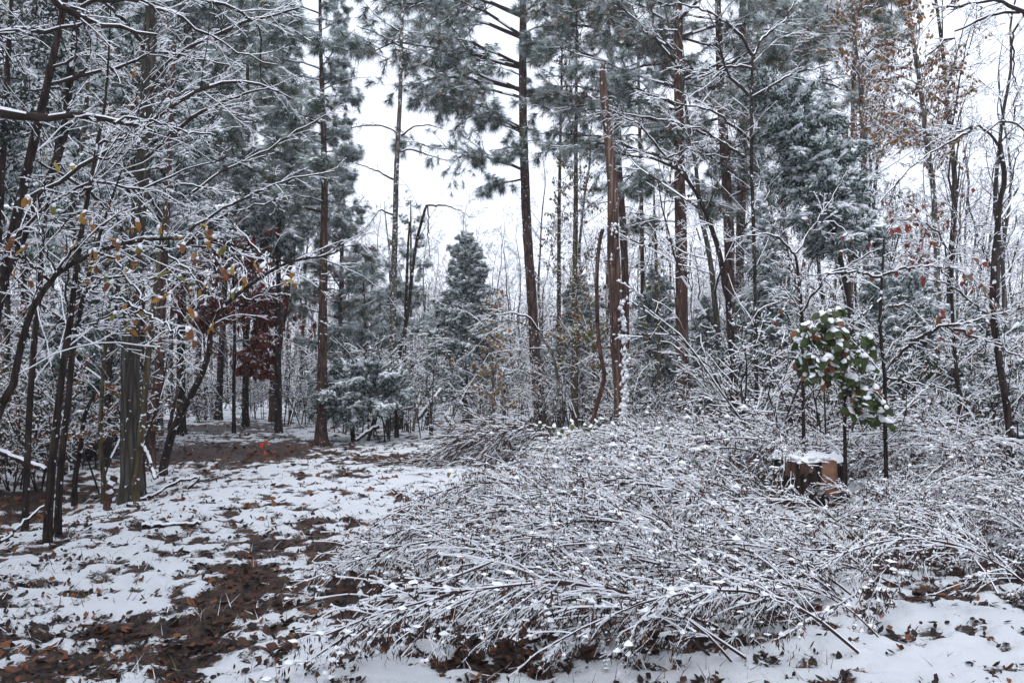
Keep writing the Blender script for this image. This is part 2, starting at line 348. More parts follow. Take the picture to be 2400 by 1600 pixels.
tag(mb.obj('leaf_litter', [LV['dark'], LV['brown'], LV['rust'], LV['amber'], LV['dark']]), 'fallen brown leaves scattered over the snowy forest floor', 'leaves', kind='stuff')
mb = MB(); N = 4200
y = 3.6 * (22 / 3.6) ** rng.random(N); x = rng.uniform(-.68, .55, N) * y; cl = vnoise(x / .5, y / .5, 33); k = cl > .52; x, y = x[k], y[k]; N = len(x)
for rep in range(2):
    b0 = np.stack([x + rng.normal(0, .03, N), y + rng.normal(0, .03, N), gz(x, y) + .01], -1)
    d = norm(np.stack([rng.normal(0, .9, N), rng.normal(0, .9, N), np.ones(N)], -1))
    needles(mb, b0, d, rng.uniform(.04, .13, N), .004 + .0005 * y, rng.choice([0, 1, 1, 2, 2], N))
tag(mb.obj('grass', [LV['olive'], LV['brown'], SNOW]), 'sparse thin grass blades poking out of the snow', 'grass', kind='stuff')

# ---------------------------------------------------------------- plant libraries
def pine_branch(L, seed, brown=0., tri=1.0):
    """returns wood MB and needle MB for one bough growing along +X"""
    reseed(seed)
    n = 10; x = np.linspace(0, L, n)
    pts = np.stack([x, .10 * L * np.sin(x / L * 5 + rng.uniform(0, 6)) * x / L, .16 * x - .17 * x * x / L * rng.uniform(.6, 1.5) + .05 * rng.normal(size=n) * x / L], -1)
    A = pts[None]; AR = np.linspace(.014 * L ** .7 + .008, .006, n)[None]
    B, BR = grow(A, AR, int(8 + 4.2 * L), (.25, 1), (35, 70), .42, 6, grav=.045, wob=.16, planar=.7, rf=.5, rmin=.005)
    C, CR = grow(B, BR, 4, (.25, 1), (30, 65), .5, 4, grav=.05, wob=.16, planar=.5, rf=.6, rmin=.004)
    wood = MB(); tubes(wood, A, AR, 6, .6, .5, thr=.6); tubes(wood, B, BR, 4, .7, .6); tubes(wood, C, CR, 4, .8, .7)
    # tufts sit at shoot ends and along the outer shoots
    ends = [(C[:, -1], C[:, -1] - C[:, -2]), (C[:, 2], C[:, 2] - C[:, 1]), (B[:, -1], B[:, -1] - B[:, -2]), (B[:, 4], B[:, 4] - B[:, 3]), (A[:, -1], A[:, -1] - A[:, -2])]
    c = np.vstack([e[0] for e in ends]); d = norm(np.vstack([e[1] for e in ends]))
    keep = rng.random(len(c)) < .70; c, d = c[keep], d[keep]; K = len(c)
    M = int(38 * tri)
    cc = np.repeat(c, M, 0); dd = np.repeat(d, M, 0)
    nd_ = dd * .62 + rng.normal(size=cc.shape) * .55; nd_[:, 2] -= .34; nd_ = norm(nd_)
    base = cc - dd * rng.uniform(0, .13, (len(cc), 1))
    wt = (d[:, 2] * .25 + rng.random(K)) > .48; tuf = np.repeat(np.where(wt, .40, -.30), M); pw = np.clip(.48 + .40 * nd_[:, 2] + tuf, .04, .95)
    mat = np.where(rng.random(len(cc)) < pw, 1, 0)
    if brown: 
        tb = np.repeat(rng.random(K) < brown, M); mat = np.where(tb & (mat == 0), 2, mat)
    ned = MB(); needles(ned, base, nd_, rng.uniform(.16, .29, len(cc)), .0075 if tri >= 1 else .016, mat)
    s = wt & (rng.random(K) < .8)
    pads(ned, c[s] + d[s] * .03 + [0, 0, .03], .065, .026, 3, True)
    return wood, ned
PB = {}
for key, L, sd, br in [('s0', 1.3, 1, 0), ('s1', 1.5, 2, .15), ('m0', 2.2, 3, 0), ('m1', 2.4, 4, .1), ('m2', 2.3, 5, .45), ('l0', 3.3, 6, 0), ('l1', 3.5, 7, .08), ('l2', 3.3, 8, .4), ('s2', 1.4, 9, .5)]:
    wd, ne = pine_branch(L, 100 + sd, br)
    PB[key] = (wd.mesh('branch_' + key, [TWIG, SNOW]), ne.mesh('needles_' + key, [NGRN, NSNOW, NBRN, SNOW]), L)

def cedar_branch(L, seed):
    reseed(seed); n = 8; x = np.linspace(0, L, n)
    A = np.stack([x * .95, .05 * L * np.sin(x * 3 + seed), .30 * x - .42 * x * x / L + .02 * rng.normal(size=n)], -1)[None]; AR = np.linspace(.014, .005, n)[None]
    B, BR = grow(A, AR, int(9 + 9 * L), (.12, 1), (35, 75), .42, 5, grav=.10, wob=.15, planar=.35, rf=.5, rmin=.004)
    mb = MB(); tubes(mb, A, AR, 4, mats=(2, 1)); tubes(mb, B, BR, 4, mats=(2, 1))
    allp = np.concatenate([B[:, 1:].reshape(-1, 3), A[0, 2:]]); dirs = norm(np.concatenate([(B[:, 1:] - B[:, :-1]).reshape(-1, 3), A[0, 2:] - A[0, 1:-1]]))
    M = 13; c = np.repeat(allp, M, 0) + rng.normal(0, .028, (len(allp) * M, 3)); d0 = np.repeat(dirs, M, 0)
    d = d0 * .7 + rng.normal(size=c.shape) * .55; d[:, 2] -= .35; d = norm(d)
    K = len(c); up = c[:, 2] - np.repeat(allp[:, 2], M)
    sh = np.repeat(np.where(rng.random(len(allp)) < .5, .28, -.22), M); white = rng.random(K) < np.clip(.42 + sh + 8 * up, .04, .95)
    blades(mb, c, d, rng.uniform(.05, .10, K), rng.uniform(.014, .026, K), np.where(white, 3, 0))
    s = rng.random(len(allp)) < .85
    pads(mb, allp[s] + [0, 0, .035], .064, .034, 1, True)
    return mb.mesh('branch', [CGRN, SNOW, TWIG, NSNOW])
CB = [(cedar_branch(L, 200 + i), L) for i, L in enumerate([.5, .6, .8, .9, 1.1, 1.25, 1.5, 1.6])]

def place_branch(parent, base, lib, at, az, tilt, sc, sub=True):
    if len(lib) == 3:
        o = link('branch', lib[0], parent, at - base, (rng.uniform(-.3, .3), -tilt, az), sc)
        link('needles', lib[1], o)
    else:
        o = link('branch', lib[0], parent, at - base, (rng.uniform(-.5, .5), -tilt, az), sc)
    return o
def trunk_mesh(pts, R, mat, n=14, step=.22, rough=.06, flare=0.):
    """pts (k,3), R (k): a trunk with knobbly rings and a root flare"""
    pts = np.asarray(pts, float); L = np.linalg.norm(np.diff(pts, axis=0), axis=1).sum()
    k = int(np.clip(L / step, 8, 90)); q = resample(np.column_stack([pts, R]), k); p, r = q[:, :3], np.maximum(q[:, 3], .004)
    if flare:
        hgt = p[:, 2] - p[0, 2]; r = r * (1 + flare * np.exp(-hgt / .18))
    a = np.linspace(0, 2 * np.pi, n, endpoint=False)
    T = norm(np.gradient(p, axis=0)); S = norm(np.cross(T, [0, -1., 0])); Uv = np.cross(S, T)
    ph = rng.uniform(0, 6.28, 4)
    rad = r[:, None] * (1 + rough * rng.normal(size=(k, n)) * .6 + rough * np.sin(3 * a + ph[0] + np.linspace(0, 4, k)[:, None]) + (flare * .35 * np.exp(-(p[:, 2] - p[0, 2]) / .2))[:, None] * np.sin(5 * a + ph[1])[None])
    V = p[:, None] + rad[..., None] * (np.cos(a)[None, :, None] * S[:, None] + np.sin(a)[None, :, None] * Uv[:, None])
    i = np.arange(k - 1)[:, None] * n; j = np.arange(n)[None]; j2 = (j + 1) % n
    mb = MB(); mb.add(V.reshape(-1, 3), np.stack([i + j, i + j2, i + n + j2, i + n + j], -1).reshape(-1, 4))
    mb.add(np.vstack([V[-1], p[-1:] + T[-1:] * r[-1] * .5]), t=[[x, (x + 1) % n, n] for x in range(n)])
    return mb, p, r
def drawn(pts, Y0, Y1=None):
    """photo polyline with widths -> world points and radii at a real depth"""
    Y1 = Y0 if Y1 is None else Y1; n = len(pts)
    Ys = np.linspace(Y0, Y1, n); w_ = np.array([p[2] for p in pts], float)
    return np.array([P(p[0], p[1], y) for p, y in zip(pts, Ys)]), w_ * Ys / F / 2

def pine(label, pts, Y, mat, boughs=None, auto=None, group=None, brown=0., Y1=None, flare=.45, stubs=6, seed=0):
    reseed('pine' + label)
    W, R = drawn(pts, Y, Y1)
    base = np.array([W[0, 0], Y, float(gz(W[0, 0], Y)) - .05]); W = np.vstack([base, W[W[:, 2] > base[2] + .3]]); R = np.concatenate([[R[0]], R[len(R) - len(W) + 1:]])
    t = thing('pine_tree', label, 'tree', base, group)
    mb, p, r = trunk_mesh(W, R, mat, flare=flare)
    mb.obj('trunk', [mat], t, True, base)
    def on(z): return np.array([np.interp(z, p[:, 2], p[:, k]) for k in range(3)])
    todo = []
    for (py, L, az, tilt) in boughs or []: todo.append((P(0, py, Y)[2], L, math.radians(az), math.radians(tilt)))
    if auto:
        z0, z1, cnt, L0, L1 = auto; cnt = int(cnt * .8); ga = rng.uniform(0, 6)
        for k in range(cnt):
            f = (k + rng.random()) / cnt; ga += 2.4 + rng.normal() * .4
            todo.append((z0 + (z1 - z0) * f, (L0 + (L1 - L0) * f) * rng.uniform(.75, 1.2), ga, math.radians(rng.uniform(-6, 28))))
    for z, L, az, tilt in todo:
        cand = ['s0', 's1'] if L < 1.8 else ['m0', 'm1'] if L < 2.8 else ['l0', 'l1']
        if rng.random() < brown: cand = ['s2'] if L < 1.8 else ['m2'] if L < 2.8 else ['l2']
        lib = PB[cand[rng.integers(len(cand))]]
        place_branch(t, base, lib, on(z), az, tilt, L / lib[2])
    if stubs:   # dead snags on the bare bole
        zz_ = rng.uniform(2.0, p[-1, 2] * .75, stubs); sb = []
        for z in zz_:
            o = on(z); a = rng.uniform(0, 6.28); l = rng.uniform(.3, 1.5); d = np.array([math.cos(a), math.sin(a), rng.uniform(-.1, .35)])
            sb.append(np.array([o + d * l * s + [0, 0, .06 * l * math.sin(s * 3)] for s in np.linspace(0, 1, 5)]))
        sb = np.array(sb); sr = np.linspace(.014, .004, 5)[None].repeat(len(sb), 0)
        m2 = MB(); tubes(m2, sb, sr, 6, cov=.6); c, cr_ = grow(sb, sr, 3, (.3, 1), (30, 60), .5, 4, wob=.2); tubes(m2, c, cr_, 4)
        tag(m2.obj('dead_branches', [TWIG, SNOW], t, False, base), kind='stuff')
    return t

def bare(h, seed, r0=None, spread=1.0, low=.25, dens=1.0, leaf=None, leafp=0., lean=0., droop=0., lvl3=3, up=.05, wob=.12):
    """a bare snow-lined hardwood in local coordinates: trunk mesh, crown mesh"""
    reseed(seed); r0 = r0 or .009 * h
    n = 12; s = np.linspace(0, 1, n)
    wx, wy = np.cumsum(rng.normal(0, .012 * h, n)) * s, np.cumsum(rng.normal(0, .012 * h, n)) * s
    T = np.stack([wx + lean * h * s ** 1.6, wy, h * s], -1); R = r0 * (1 - .88 * s)
    tm, p, r = trunk_mesh(T, R, None, 8, .45, .05, .3)
    A, AR = T[None], R[None]
    B, BR = grow(A, AR, int(13 * dens), (low, .98), (32, 68), .36 * spread, 8, grav=droop * .5, up=up, wob=wob, rf=.5, rmin=.006, tip=.6)
    C, CR = grow(B, BR, 6, (.2, 1), (25, 60), .45, 6, grav=droop, up=up * .5, wob=.16, rf=.55, rmin=.0045, planar=.35)
    D, DR = grow(C, CR, int(4 * dens) + 1, (.15, 1), (25, 60), .5, 4, grav=droop, wob=.18, rf=.6, rmin=.004, planar=.3)
    mb = MB(); tubes(mb, B, BR, 6, 1, .8, minh=.006); tubes(mb, C, CR, 4, 1, .8, minh=.006); tubes(mb, D, DR, 4, 1, .8, minh=.006)
    if lvl3:
        E, ER = grow(D, DR, lvl3, (.1, 1), (25, 60), .55, 3, grav=droop, wob=.2, rf=.7, rmin=.0035, planar=.2); tubes(mb, E, ER, 4, 1, .75, minh=.006)
    if leaf:
        src = np.concatenate([D[:, 1:].reshape(-1, 3), C[:, 2:].reshape(-1, 3)]); src = src[rng.random(len(src)) < leafp]
        K = len(src); d = norm(np.stack([rng.normal(0, .5, K), rng.normal(0, .5, K), -np.ones(K)], -1))
        blades(mb, src, d, rng.uniform(.06, .11, K), rng.uniform(.035, .06, K), rng.integers(2, 2 + len(leaf), K))
        s_ = rng.random(K) < .5; pads(mb, src[s_] + [0, 0, .01], .035, .018, 1, True)
    return tm, mb
TREES = []
specs = [(7, .15, 1.0, None), (8.5, .2, .9, None), (10, .3, .9, None), (12, .35, .8, None), (9, .2, 1.1, None), (6, .12, 1.1, None), (7.5, .15, 1.0, ['rust', 'amber', 'brown']), (9.5, .2, .9, ['tan', 'rust', 'olive'])]
for i, (h, low, spd, lf) in enumerate(specs):
    tm, cm = bare(h, 300 + i, .0062 * h + .01, spd, low, 1.15, lf, .22, rng.normal() * .03, .02)
    TREES.append((tm.mesh('trunk', [[BDARK, BGREY, BPALE][i % 3]], True), cm.mesh('crown', [TWIG, SNOW] + [LV[x] for x in (lf or [])]), h))
def shrub(h, seed, stems, leaf=None, leafp=0., fat=0.):
    reseed(seed); n = 7; a = rng.uniform(0, 6.28, stems); l = h * rng.uniform(.6, 1.15, stems)
    s = np.linspace(0, 1, n); ang = rng.uniform(.1, .75, stems)
    rad = l[:, None] * np.sin(ang)[:, None] * s ** 1.3; z = l[:, None] * np.cos(ang)[:, None] * (s - .18 * s ** 3)
    x = rng.normal(0, .12 * h, stems)[:, None] * .6 + rad * np.cos(a)[:, None]; y = rng.normal(0, .12 * h, stems)[:, None] * .6 + rad * np.sin(a)[:, None]
    A = np.stack([x, y, z], -1) + rng.normal(0, .02 * h, (stems, n, 3)) * s[None, :, None]; AR = np.linspace(.012, .005, n)[None] * np.ones((stems, 1)) * (h / 2.0) ** .5
    B, BR = grow(A, AR, 6, (.2, 1), (25, 65), .5, 6, grav=.03, wob=.16, rf=.6, rmin=.004)
    C, CR = grow(B, BR, 4, (.15, 1), (25, 65), .55, 4, grav=.04, wob=.18, rf=.7, rmin=.0035)
    mb = MB(); tubes(mb, A, AR, 6, .8, .75, minh=.005); tubes(mb, B, BR, 4, .9, .72, minh=.005); tubes(mb, C, CR, 4, .9, .7, minh=.005)
    src = C[:, 1:].reshape(-1, 3)
    sp = src[rng.random(len(src)) < .13 + fat]; pads(mb, sp + [0, 0, .01], .026, .016, 1, True)
    if leaf:
        src = np.concatenate([src, B[:, 2:].reshape(-1, 3)]); src = src[rng.random(len(src)) < leafp]; K = len(src)
        d = norm(np.stack([rng.normal(0, .5, K), rng.normal(0, .5, K), -np.ones(K)], -1))
        blades(mb, src, d, rng.uniform(.05, .09, K), rng.uniform(.025, .05, K), rng.integers(2, 2 + len(leaf), K))
    return mb.mesh('stems', [TWIG, SNOW] + [LV[x] for x in (leaf or [])])
SHR = [shrub(1.6, 401, 9), shrub(2.2, 402, 8), shrub(1.2, 403, 11, ['brown', 'dark'], .35), shrub(1.8, 404, 8, ['rust', 'brown', 'amber', 'darkgreen'], .30), shrub(2.6, 405, 7, ['brown', 'rust'], .2), shrub(1.0, 406, 12, ['dark', 'brown'], .5, .2),
       shrub(1.9, 407, 8, ['darkgreen', 'dark', 'rust'], .45, .15)]

# ---------------------------------------------------------------- the pines one can tell apart
PA, PBb, PC, PD, PE, PF, PG, PH, PI = [lambda pts, o=o: cr(o[0], o[1], pts) for o in [(0, 0), (800, 0), (1600, 0), (0, 500), (800, 500), (1600, 500), (0, 1000), (800, 1000), (1600, 1000)]]
L_, R_, N_, F_ = 180, 0, 270, 90     # azimuths: towards photo left, right, camera, away
pine('tall straight pine standing at the right edge of the clearing path', [(752, 1040, 30), (752, 1000, 26), (755, 850, 22), (757, 700, 19), (759, 560, 17), (761, 420, 15), (757, 270, 12), (752, 120, 9), (750, 0, 7), (748, -150, 4)], 16.6, BPINE,
     [(py_, l_, a_, t_) for py_, l_, a_, t_ in zip(range(500, -20, -13), [1.3, .8, 1.1, .7, 1.4, .9, 1.2, .6, 1.3, .8] * 4, [175, 20, 230, 330, 160, 80, 200, 5, 285, 350] * 4, [10, 5, 0, 5, 10, 15, 5, 0, -5, 10] * 4)], (9.2, 10.6, 8, .8, .5), flare=.5)
pine('large straight pine with wide drooping boughs in the centre of the photo', [(1270, 990, 33), (1265, 951, 29), (1255, 844, 25), (1246, 691, 23), (1237, 574, 22), (1230, 421, 21), (1226, 306, 20), (1225, 230, 19), (1225, 115, 18), (1226, 0, 15), (1228, -150, 12), (1229, -350, 8)], 21, BPINE,
     [(400, 3.3, 185, 12), (312, 3.0, 178, 18), (300, 2.4, 200, 15), (308, 1.6, 215, 5), (345, 1.4, 200, -15), (420, 1.3, 190, -20), (365, 1.2, 240, -15), (215, 4.2, 184, 16), (210, 3.6, 172, 5), (230, 2.6, 205, 0), (160, 4.4, 186, 6), (155, 3.4, 200, 8), (150, 2.4, 160, 10), (90, 4.3, 178, 14), (85, 3.4, 195, 20), (40, 4.2, 185, 12), (35, 3.3, 168, 15), (0, 4.2, 180, 10), (-40, 4.0, 190, 8),
      (60, 2.2, -5, 35), (80, 1.8, 30, 25), (30, 2.6, -20, 20), (140, 1.3, 300, 0), (-30, 3.0, 10, 15), (-60, 3.0, 340, 15), (230, 1.0, 10, 10), (330, .9, 345, -10)], (12.2, 16, 16, 3.4, 1.6), brown=.06, stubs=3)
pine('straight reddish pine on the right with dark brownish boughs', [(1605, 985, 32), (1602, 900, 30), (1598, 700, 28), (1597, 574, 27), (1594, 459, 25), (1591, 306, 23), (1590, 150, 20), (1590, 0, 17), (1590, -200, 12), (1590, -400, 7)], 19, BRIGHT,
     [(380, 3.2, 185, 6), (370, 2.4, 20, 5), (300, 3.4, 175, 10), (310, 3.0, 330, 5), (260, 3.0, 160, 12), (250, 2.6, 200, 10), (210, 3.4, 182, 15), (190, 3.0, 20, 10), (180, 3.4, 0, 12), (150, 3.2, 220, 15), (120, 3.2, 170, 25), (90, 3.4, 10, 15), (60, 3.2, 190, 15), (50, 3.0, 300, 10), (20, 3.4, 175, 15), (0, 3.0, 340, 15), (-40, 3.2, 200, 10), (430, 1.6, 200, -10), (470, 1.4, 340, -10), (520, 1.3, 170, 0)], (10.5, 14, 16, 3.2, 1.5), brown=.7, stubs=5)
pine('slimmer pine standing directly behind the peeled dead snag', [(1467, 1000, 18), (1466, 806, 17), (1465, 653, 17), (1458, 500, 16), (1447, 344, 13), (1440, 190, 11), (1427, 76, 9), (1420, 0, 8), (1415, -150, 5)], 20.5, BRIGHT,
     [(330, 2.2, 180, 5), (300, 2.4, 10, 5), (260, 2.2, 200, 10), (220, 2.4, 160, 10), (180, 2.4, 350, 10), (150, 2.4, 185, 12), (110, 2.2, 30, 10), (80, 2.4, 175, 15), (40, 2.2, 340, 15), (10, 2.4, 190, 15)], (11.2, 13, 10, 2.4, 1.2), brown=.5, stubs=4)
pine('pine just right of the reddish pine behind arching bare limbs', [(1716, 1000, 22), (1715, 844, 21), (1711, 640, 23), (1707, 497, 23), (1690, 230, 19), (1684, 60, 15), (1680, -100, 11)], 20, BRIGHT, [], (5.5, 13, 24, 2.6, 2.2), brown=.5)
pine('pine second to the right of the reddish pine, half hidden by the bent cedar', [(1733, 1000, 20), (1733, 690, 19), (1741, 344, 21), (1741, 230, 19), (1740, 0, 15), (1740, -160, 10)], 23, BRIGHT, [], (6.5, 15, 24, 3.0, 2.2), brown=.45)
pine('leaning young pine left of the path pine beyond the clearing', [(642, 985, 21), (642, 882, 18), (654, 806, 17), (666, 730, 15), (675, 660, 13), (690, 560, 11), (700, 440, 9), (705, 300, 6), (706, 200, 4)], 24, BPINE, [], (5.2, 9, 24, 1.9, .9), brown=.12)
pine('dark pine trunk beside the red leaved oak at the far end of the path', [(511, 978, 17), (518, 825, 14), (525, 700, 13), (530, 500, 12), (533, 300, 10), (535, 100, 7), (535, 0, 5)], 25, BDARK, [], (5.0, 13.5, 36, 2.8, 1.4), brown=.1)
pine('thin far pine trunk left of the red leaved oak', [(463, 963, 14), (465, 844, 12), (468, 600, 11), (470, 300, 9), (470, 50, 6)], 28, BDARK, [], (6, 16, 34, 3.0, 1.4), brown=.1)
pine('snow laden pine rising behind the leaning dark trunk at upper left', [(205, 1020, 24), (206, 800, 20), (210, 500, 16), (214, 260, 12), (216, 60, 8), (216, -60, 5)], 17, BDARK, [], (3.6, 11.5, 40, 2.6, 1.3))
pine('snow laden pine rising behind the mottled big trunk at left', [(425, 1010, 22), (425, 800, 18), (430, 500, 14), (432, 260, 10), (434, 40, 6)], 19, BDARK, [], (4.2, 12, 40, 2.6, 1.3))
pine('snow laden pine filling the gap left of the path pine crown', [(575, 1000, 16), (577, 800, 14), (579, 500, 12), (580, 260, 9), (580, 40, 5)], 22, BDARK, [], (6.5, 14, 34, 2.1, 1.2), brown=.05)
pine('pine at the far left edge with dark crown', [(60, 1010, 20), (58, 800, 18), (55, 500, 15), (50, 250, 12), (48, 0, 8)], 18, BDARK, [], (4.5, 13, 34, 2.8, 1.6))
pine('short pale young pine in the gap between the mottled trunk and the cedar', [(964, 985, 9), (964, 800, 7), (963, 600, 5), (962, 470, 2)], 30, BPINE, [], (2.5, 7.9, 30, 1.5, .4), stubs=0)
pine('young pine with browning needles just right of the path pine', [(795, 990, 13), (797, 800, 10), (800, 600, 7), (805, 470, 3)], 26, BPINE, [], (3.0, 7.2, 34, 2.2, .6), brown=.6, stubs=0)
pine('young pine with frosted needles between the path pine and mottled trunk', [(858, 990, 10), (856, 800, 8), (852, 660, 4)], 24, BPINE, [], (1.8, 4.4, 26, 1.9, .5), brown=.2, stubs=0)
pine('thin pine right of the large central pine with brown leaf clumps', [(1510, 1000, 13), (1508, 800, 11), (1504, 500, 9), (1498, 250, 7), (1495, 60, 5)], 25, BRIGHT, [], (7.5, 14, 22, 2.2, 1.2), brown=.5)
pine('far right pine behind the red and brown leaved tree', [(1990, 1000, 14), (1992, 800, 13), (1996, 500, 12), (2000, 250, 10), (2004, 20, 7)], 23, BRIGHT, [], (8.0, 14, 22, 2.4, 1.4), brown=.35)
pine('pine between the bent cedar and the reddish pine at the top of the photo', [(1830, 1000, 15), (1832, 800, 14), (1838, 400, 12), (1842, 100, 9), (1844, -80, 6)], 24, BRIGHT, [], (9.5, 15.5, 24, 2.8, 1.6), brown=.35)

# ---------------------------------------------------------------- cedars
def cedar(label, px, Y, h, wid, group=None, low=.1, cnt=70, trunkpts=None, seed=0, pw=.8, heavy=0.):
    reseed('cedar' + label); hv_ = []
    base = gpt(px, Y)
    if trunkpts is None:
        s = np.linspace(0, 1, 8); W = base + np.stack([rng.normal(0, .015, 8) * h * s, rng.normal(0, .015, 8) * h * s, h * s], -1); R = np.minimum(.028 * h ** .8, .085) * (1 - .9 * s) + .006
    else:
        W, R = drawn(trunkpts, Y); W = np.vstack([base, W]); R = np.concatenate([[R[0]], R])
    t = thing('cedar_tree', label, 'tree', base, group)
    mb, p, r = trunk_mesh(W, R, BDARK, 9, .2, .06, .3); mb.obj('trunk', [BDARK], t, True, base)
    cum = np.concatenate([[0], np.cumsum(np.linalg.norm(np.diff(p, axis=0), axis=1))]); cum /= cum[-1]
    ga = 0
    for k in range(cnt):
        f = low + (1 - low) * ((k + rng.random()) / cnt) ** .9; ga += 2.4 + rng.normal() * .5
        at = np.array([np.interp(f, cum, p[:, j]) for j in range(3)])
        g = (f - low) / (1 - low)
        Lb = wid * (max(1 - g, .0) ** pw * .92 + .10) * rng.uniform(.7, 1.2) * (.65 + .35 * min(1, g / .12))
        i = int(np.argmin([abs(l - Lb) for _, l in CB])); i = int(np.clip(i + rng.integers(-1, 2), 0, len(CB) - 1))
        tl_ = math.radians(rng.uniform(-5, 25) + 35 * g)
        place_branch(t, base, CB[i], at, ga, tl_, Lb / CB[i][1])
        if heavy and g > 1 - heavy:
            for u in rng.uniform(.15, .95, 5):
                xx = Lb * u; zz2 = (.30 * u - .42 * u * u) * Lb + .05; hv_.append(at + [math.cos(ga) * (xx * math.cos(tl_) - zz2 * math.sin(tl_)), math.sin(ga) * (xx * math.cos(tl_) - zz2 * math.sin(tl_)), xx * math.sin(tl_) + zz2 * math.cos(tl_)])
    if hv_:
        m2 = MB(); pads(m2, np.array(hv_), .085, .04, 0); tag(m2.obj('snow_clumps', [SNOW], t, True, base), kind='stuff')
    return t
cedar('pointed snow frosted cedar standing in the centre of the clearing edge', 1092, 21, 5.15, 1.4, low=.16, cnt=95, pw=.7, heavy=.8)
BENT = [(2000, 1060, 16), (2000, 900, 15), (1994, 726, 14), (1979, 653, 13), (1963, 574, 12), (1944, 516, 11), (1933, 459, 10), (1906, 383, 9), (1891, 352, 8), (1868, 306, 7), (1842, 262, 6), (1815, 235, 5), (1785, 228, 4), (1760, 245, 3)]
cedar('tall cedar on the right bent over at the top under heavy snow', 2000, 13, 6, .85, low=.50, cnt=105, trunkpts=BENT, pw=.30, heavy=.7)
cedar('narrow frosted cedar in front of the pine pair right of the reddish pine', 1790, 15.5, 4.8, .85, cnt=80, low=.18, heavy=.6)
cedar('dark low cedar behind the evergreen leaved shrub on the right', 2140, 13.5, 3.1, 1.1, cnt=80, low=.05)
cedar('small cedar with snow at the right edge of the photo', 2300, 12.5, 2.4, 1.1, cnt=70, low=.03)
cedar('dark cedar behind the vine covered trunks right of the central pine', 1350, 23, 4.2, 1.5, cnt=80, low=.1)
cedar('pale cedar in the gap between the dead snag and the reddish pine', 1535, 23, 4.4, 1.4, cnt=80, low=.05)
cedar('cedar in the thicket at the left behind the thin saplings', 215, 14, 3.6, 1.3, cnt=80, low=.1)
cedar('broad snow laden cedar high at left behind the horizontal bough', 330, 14.5, 8.2, 1.9, cnt=120, low=.42, heavy=.9)
cedar('second snow laden cedar high at left near the top edge', 150, 15.5, 9.2, 1.9, cnt=110, low=.45, heavy=.9)
cedar('tall dark cedar left of the path pine', 655, 19.5, 9.8, 1.25, cnt=110, low=.45)
cedar('small cedar just right of the bent cedar among thin saplings', 2060, 15, 3.6, 1.0, cnt=70, low=.1)
cedar('cedar right of the reddish pine low among the saplings', 1660, 22, 3.4, 1.2, cnt=60, low=.05)

# ---------------------------------------------------------------- hardwoods drawn from the photo
def hardwood(name, label, cat, limbs, bark_m, twig=(4, 3), tl=.4, group=None, flare=.25, mats=(TWIG, SNOW), grav=.015, up=.0, base=None, trunk=True, t0=.2, leaf=None, leafp=0., planar=.5, twig0=0, lsz=(.06, .11)):
    """limbs: [(points with widths, Y0, Y1)], the first is the trunk"""
    reseed('hw' + label)
    W0, R0 = drawn(*limbs[0])
    b = np.array([W0[0, 0], W0[0, 1], float(gz(W0[0, 0], W0[0, 1])) - .04]) if base is None else np.asarray(base, float)
    t = thing(name, label, cat, b, group)
    mb, p, r = trunk_mesh(W0 if W0[0, 2] <= b[2] + .02 else np.vstack([b, W0]), R0 if W0[0, 2] <= b[2] + .02 else np.concatenate([[R0[0]], R0]), bark_m, 12, .16, .05, flare)
    mb.obj('trunk', [bark_m], t, True, b)
    AL, AR = [], []
    if twig0 is not None and len(p) > 3:
        q = resample(np.column_stack([p, r]), 16); AL.append(q[:, :3]); AR.append(np.maximum(q[:, 3], .003))
    for lb in limbs[1:]:
        w_, r_ = drawn(*lb); q = resample(np.column_stack([w_, r_]), 16); q[:, 3] = np.maximum(q[:, 3], .004)
        q[1:-1, :3] += rng.normal(0, .012, (14, 3))
        m2 = MB(); tubes(m2, q[:, :3], q[:, 3], 8, 1.0, .92, minh=.008, rel=.5); m2.obj('limb', [bark_m if False else mats[0], mats[1]], t, True, b)
        AL.append(q[:, :3]); AR.append(q[:, 3])
    A, AR = np.array(AL), np.array(AR)
    m3 = MB()
    B, BR = grow(A, AR, int(twig[0] * 1.6 + 1), (t0, 1), (25, 60), tl * 1.15, 8, grav=grav, up=up, wob=.10, rf=.5, rmin=.0035, planar=planar, tip=.5); BR = np.minimum(BR, .005)
    C, CR = grow(B, BR, twig[1] + 1, (.12, 1), (22, 55), .48, 5, grav=grav, wob=.11, rf=.5, rmin=.0026, planar=planar); CR = np.minimum(CR, .0042)
    D, DR = grow(C, CR, 3, (.15, 1), (22, 55), .5, 3, grav=grav, wob=.12, rf=.6, rmin=.0022, planar=planar)
    tubes(m3, B, BR, 6, .9, .86, minh=.0065); tubes(m3, C, CR, 4, .9, .82, minh=.0055); tubes(m3, D, DR, 4, .9, .8, minh=.005)
    ms = list(mats)
    if leaf:
        src = np.concatenate([D[:, 1:].reshape(-1, 3), C[:, 1:].reshape(-1, 3)]); src = src[rng.random(len(src)) < leafp]; K = len(src)
        d = norm(np.stack([rng.normal(0, .5, K), rng.normal(0, .5, K), -np.ones(K)], -1))
        ml = MB(); blades(ml, src, d, rng.uniform(lsz[0], lsz[1], K), rng.uniform(lsz[0] * .55, lsz[1] * .6, K), rng.integers(0, len(leaf), K))
        s_ = rng.random(K) < .45; pads(ml, src[s_] + [0, 0, .006], .03, .014, len(leaf), True)
        tag(ml.obj('leaves', [LV[x] for x in leaf] + [SNOW], t, False, b), kind='stuff')
    tag(m3.obj('twigs', ms, t, False, b), kind='stuff')
    return t, A, AR, b
def wd(pts, w0, w1): return [(x, y, w0 + (w1 - w0) * i / max(len(pts) - 1, 1)) for i, (x, y) in enumerate(pts)]
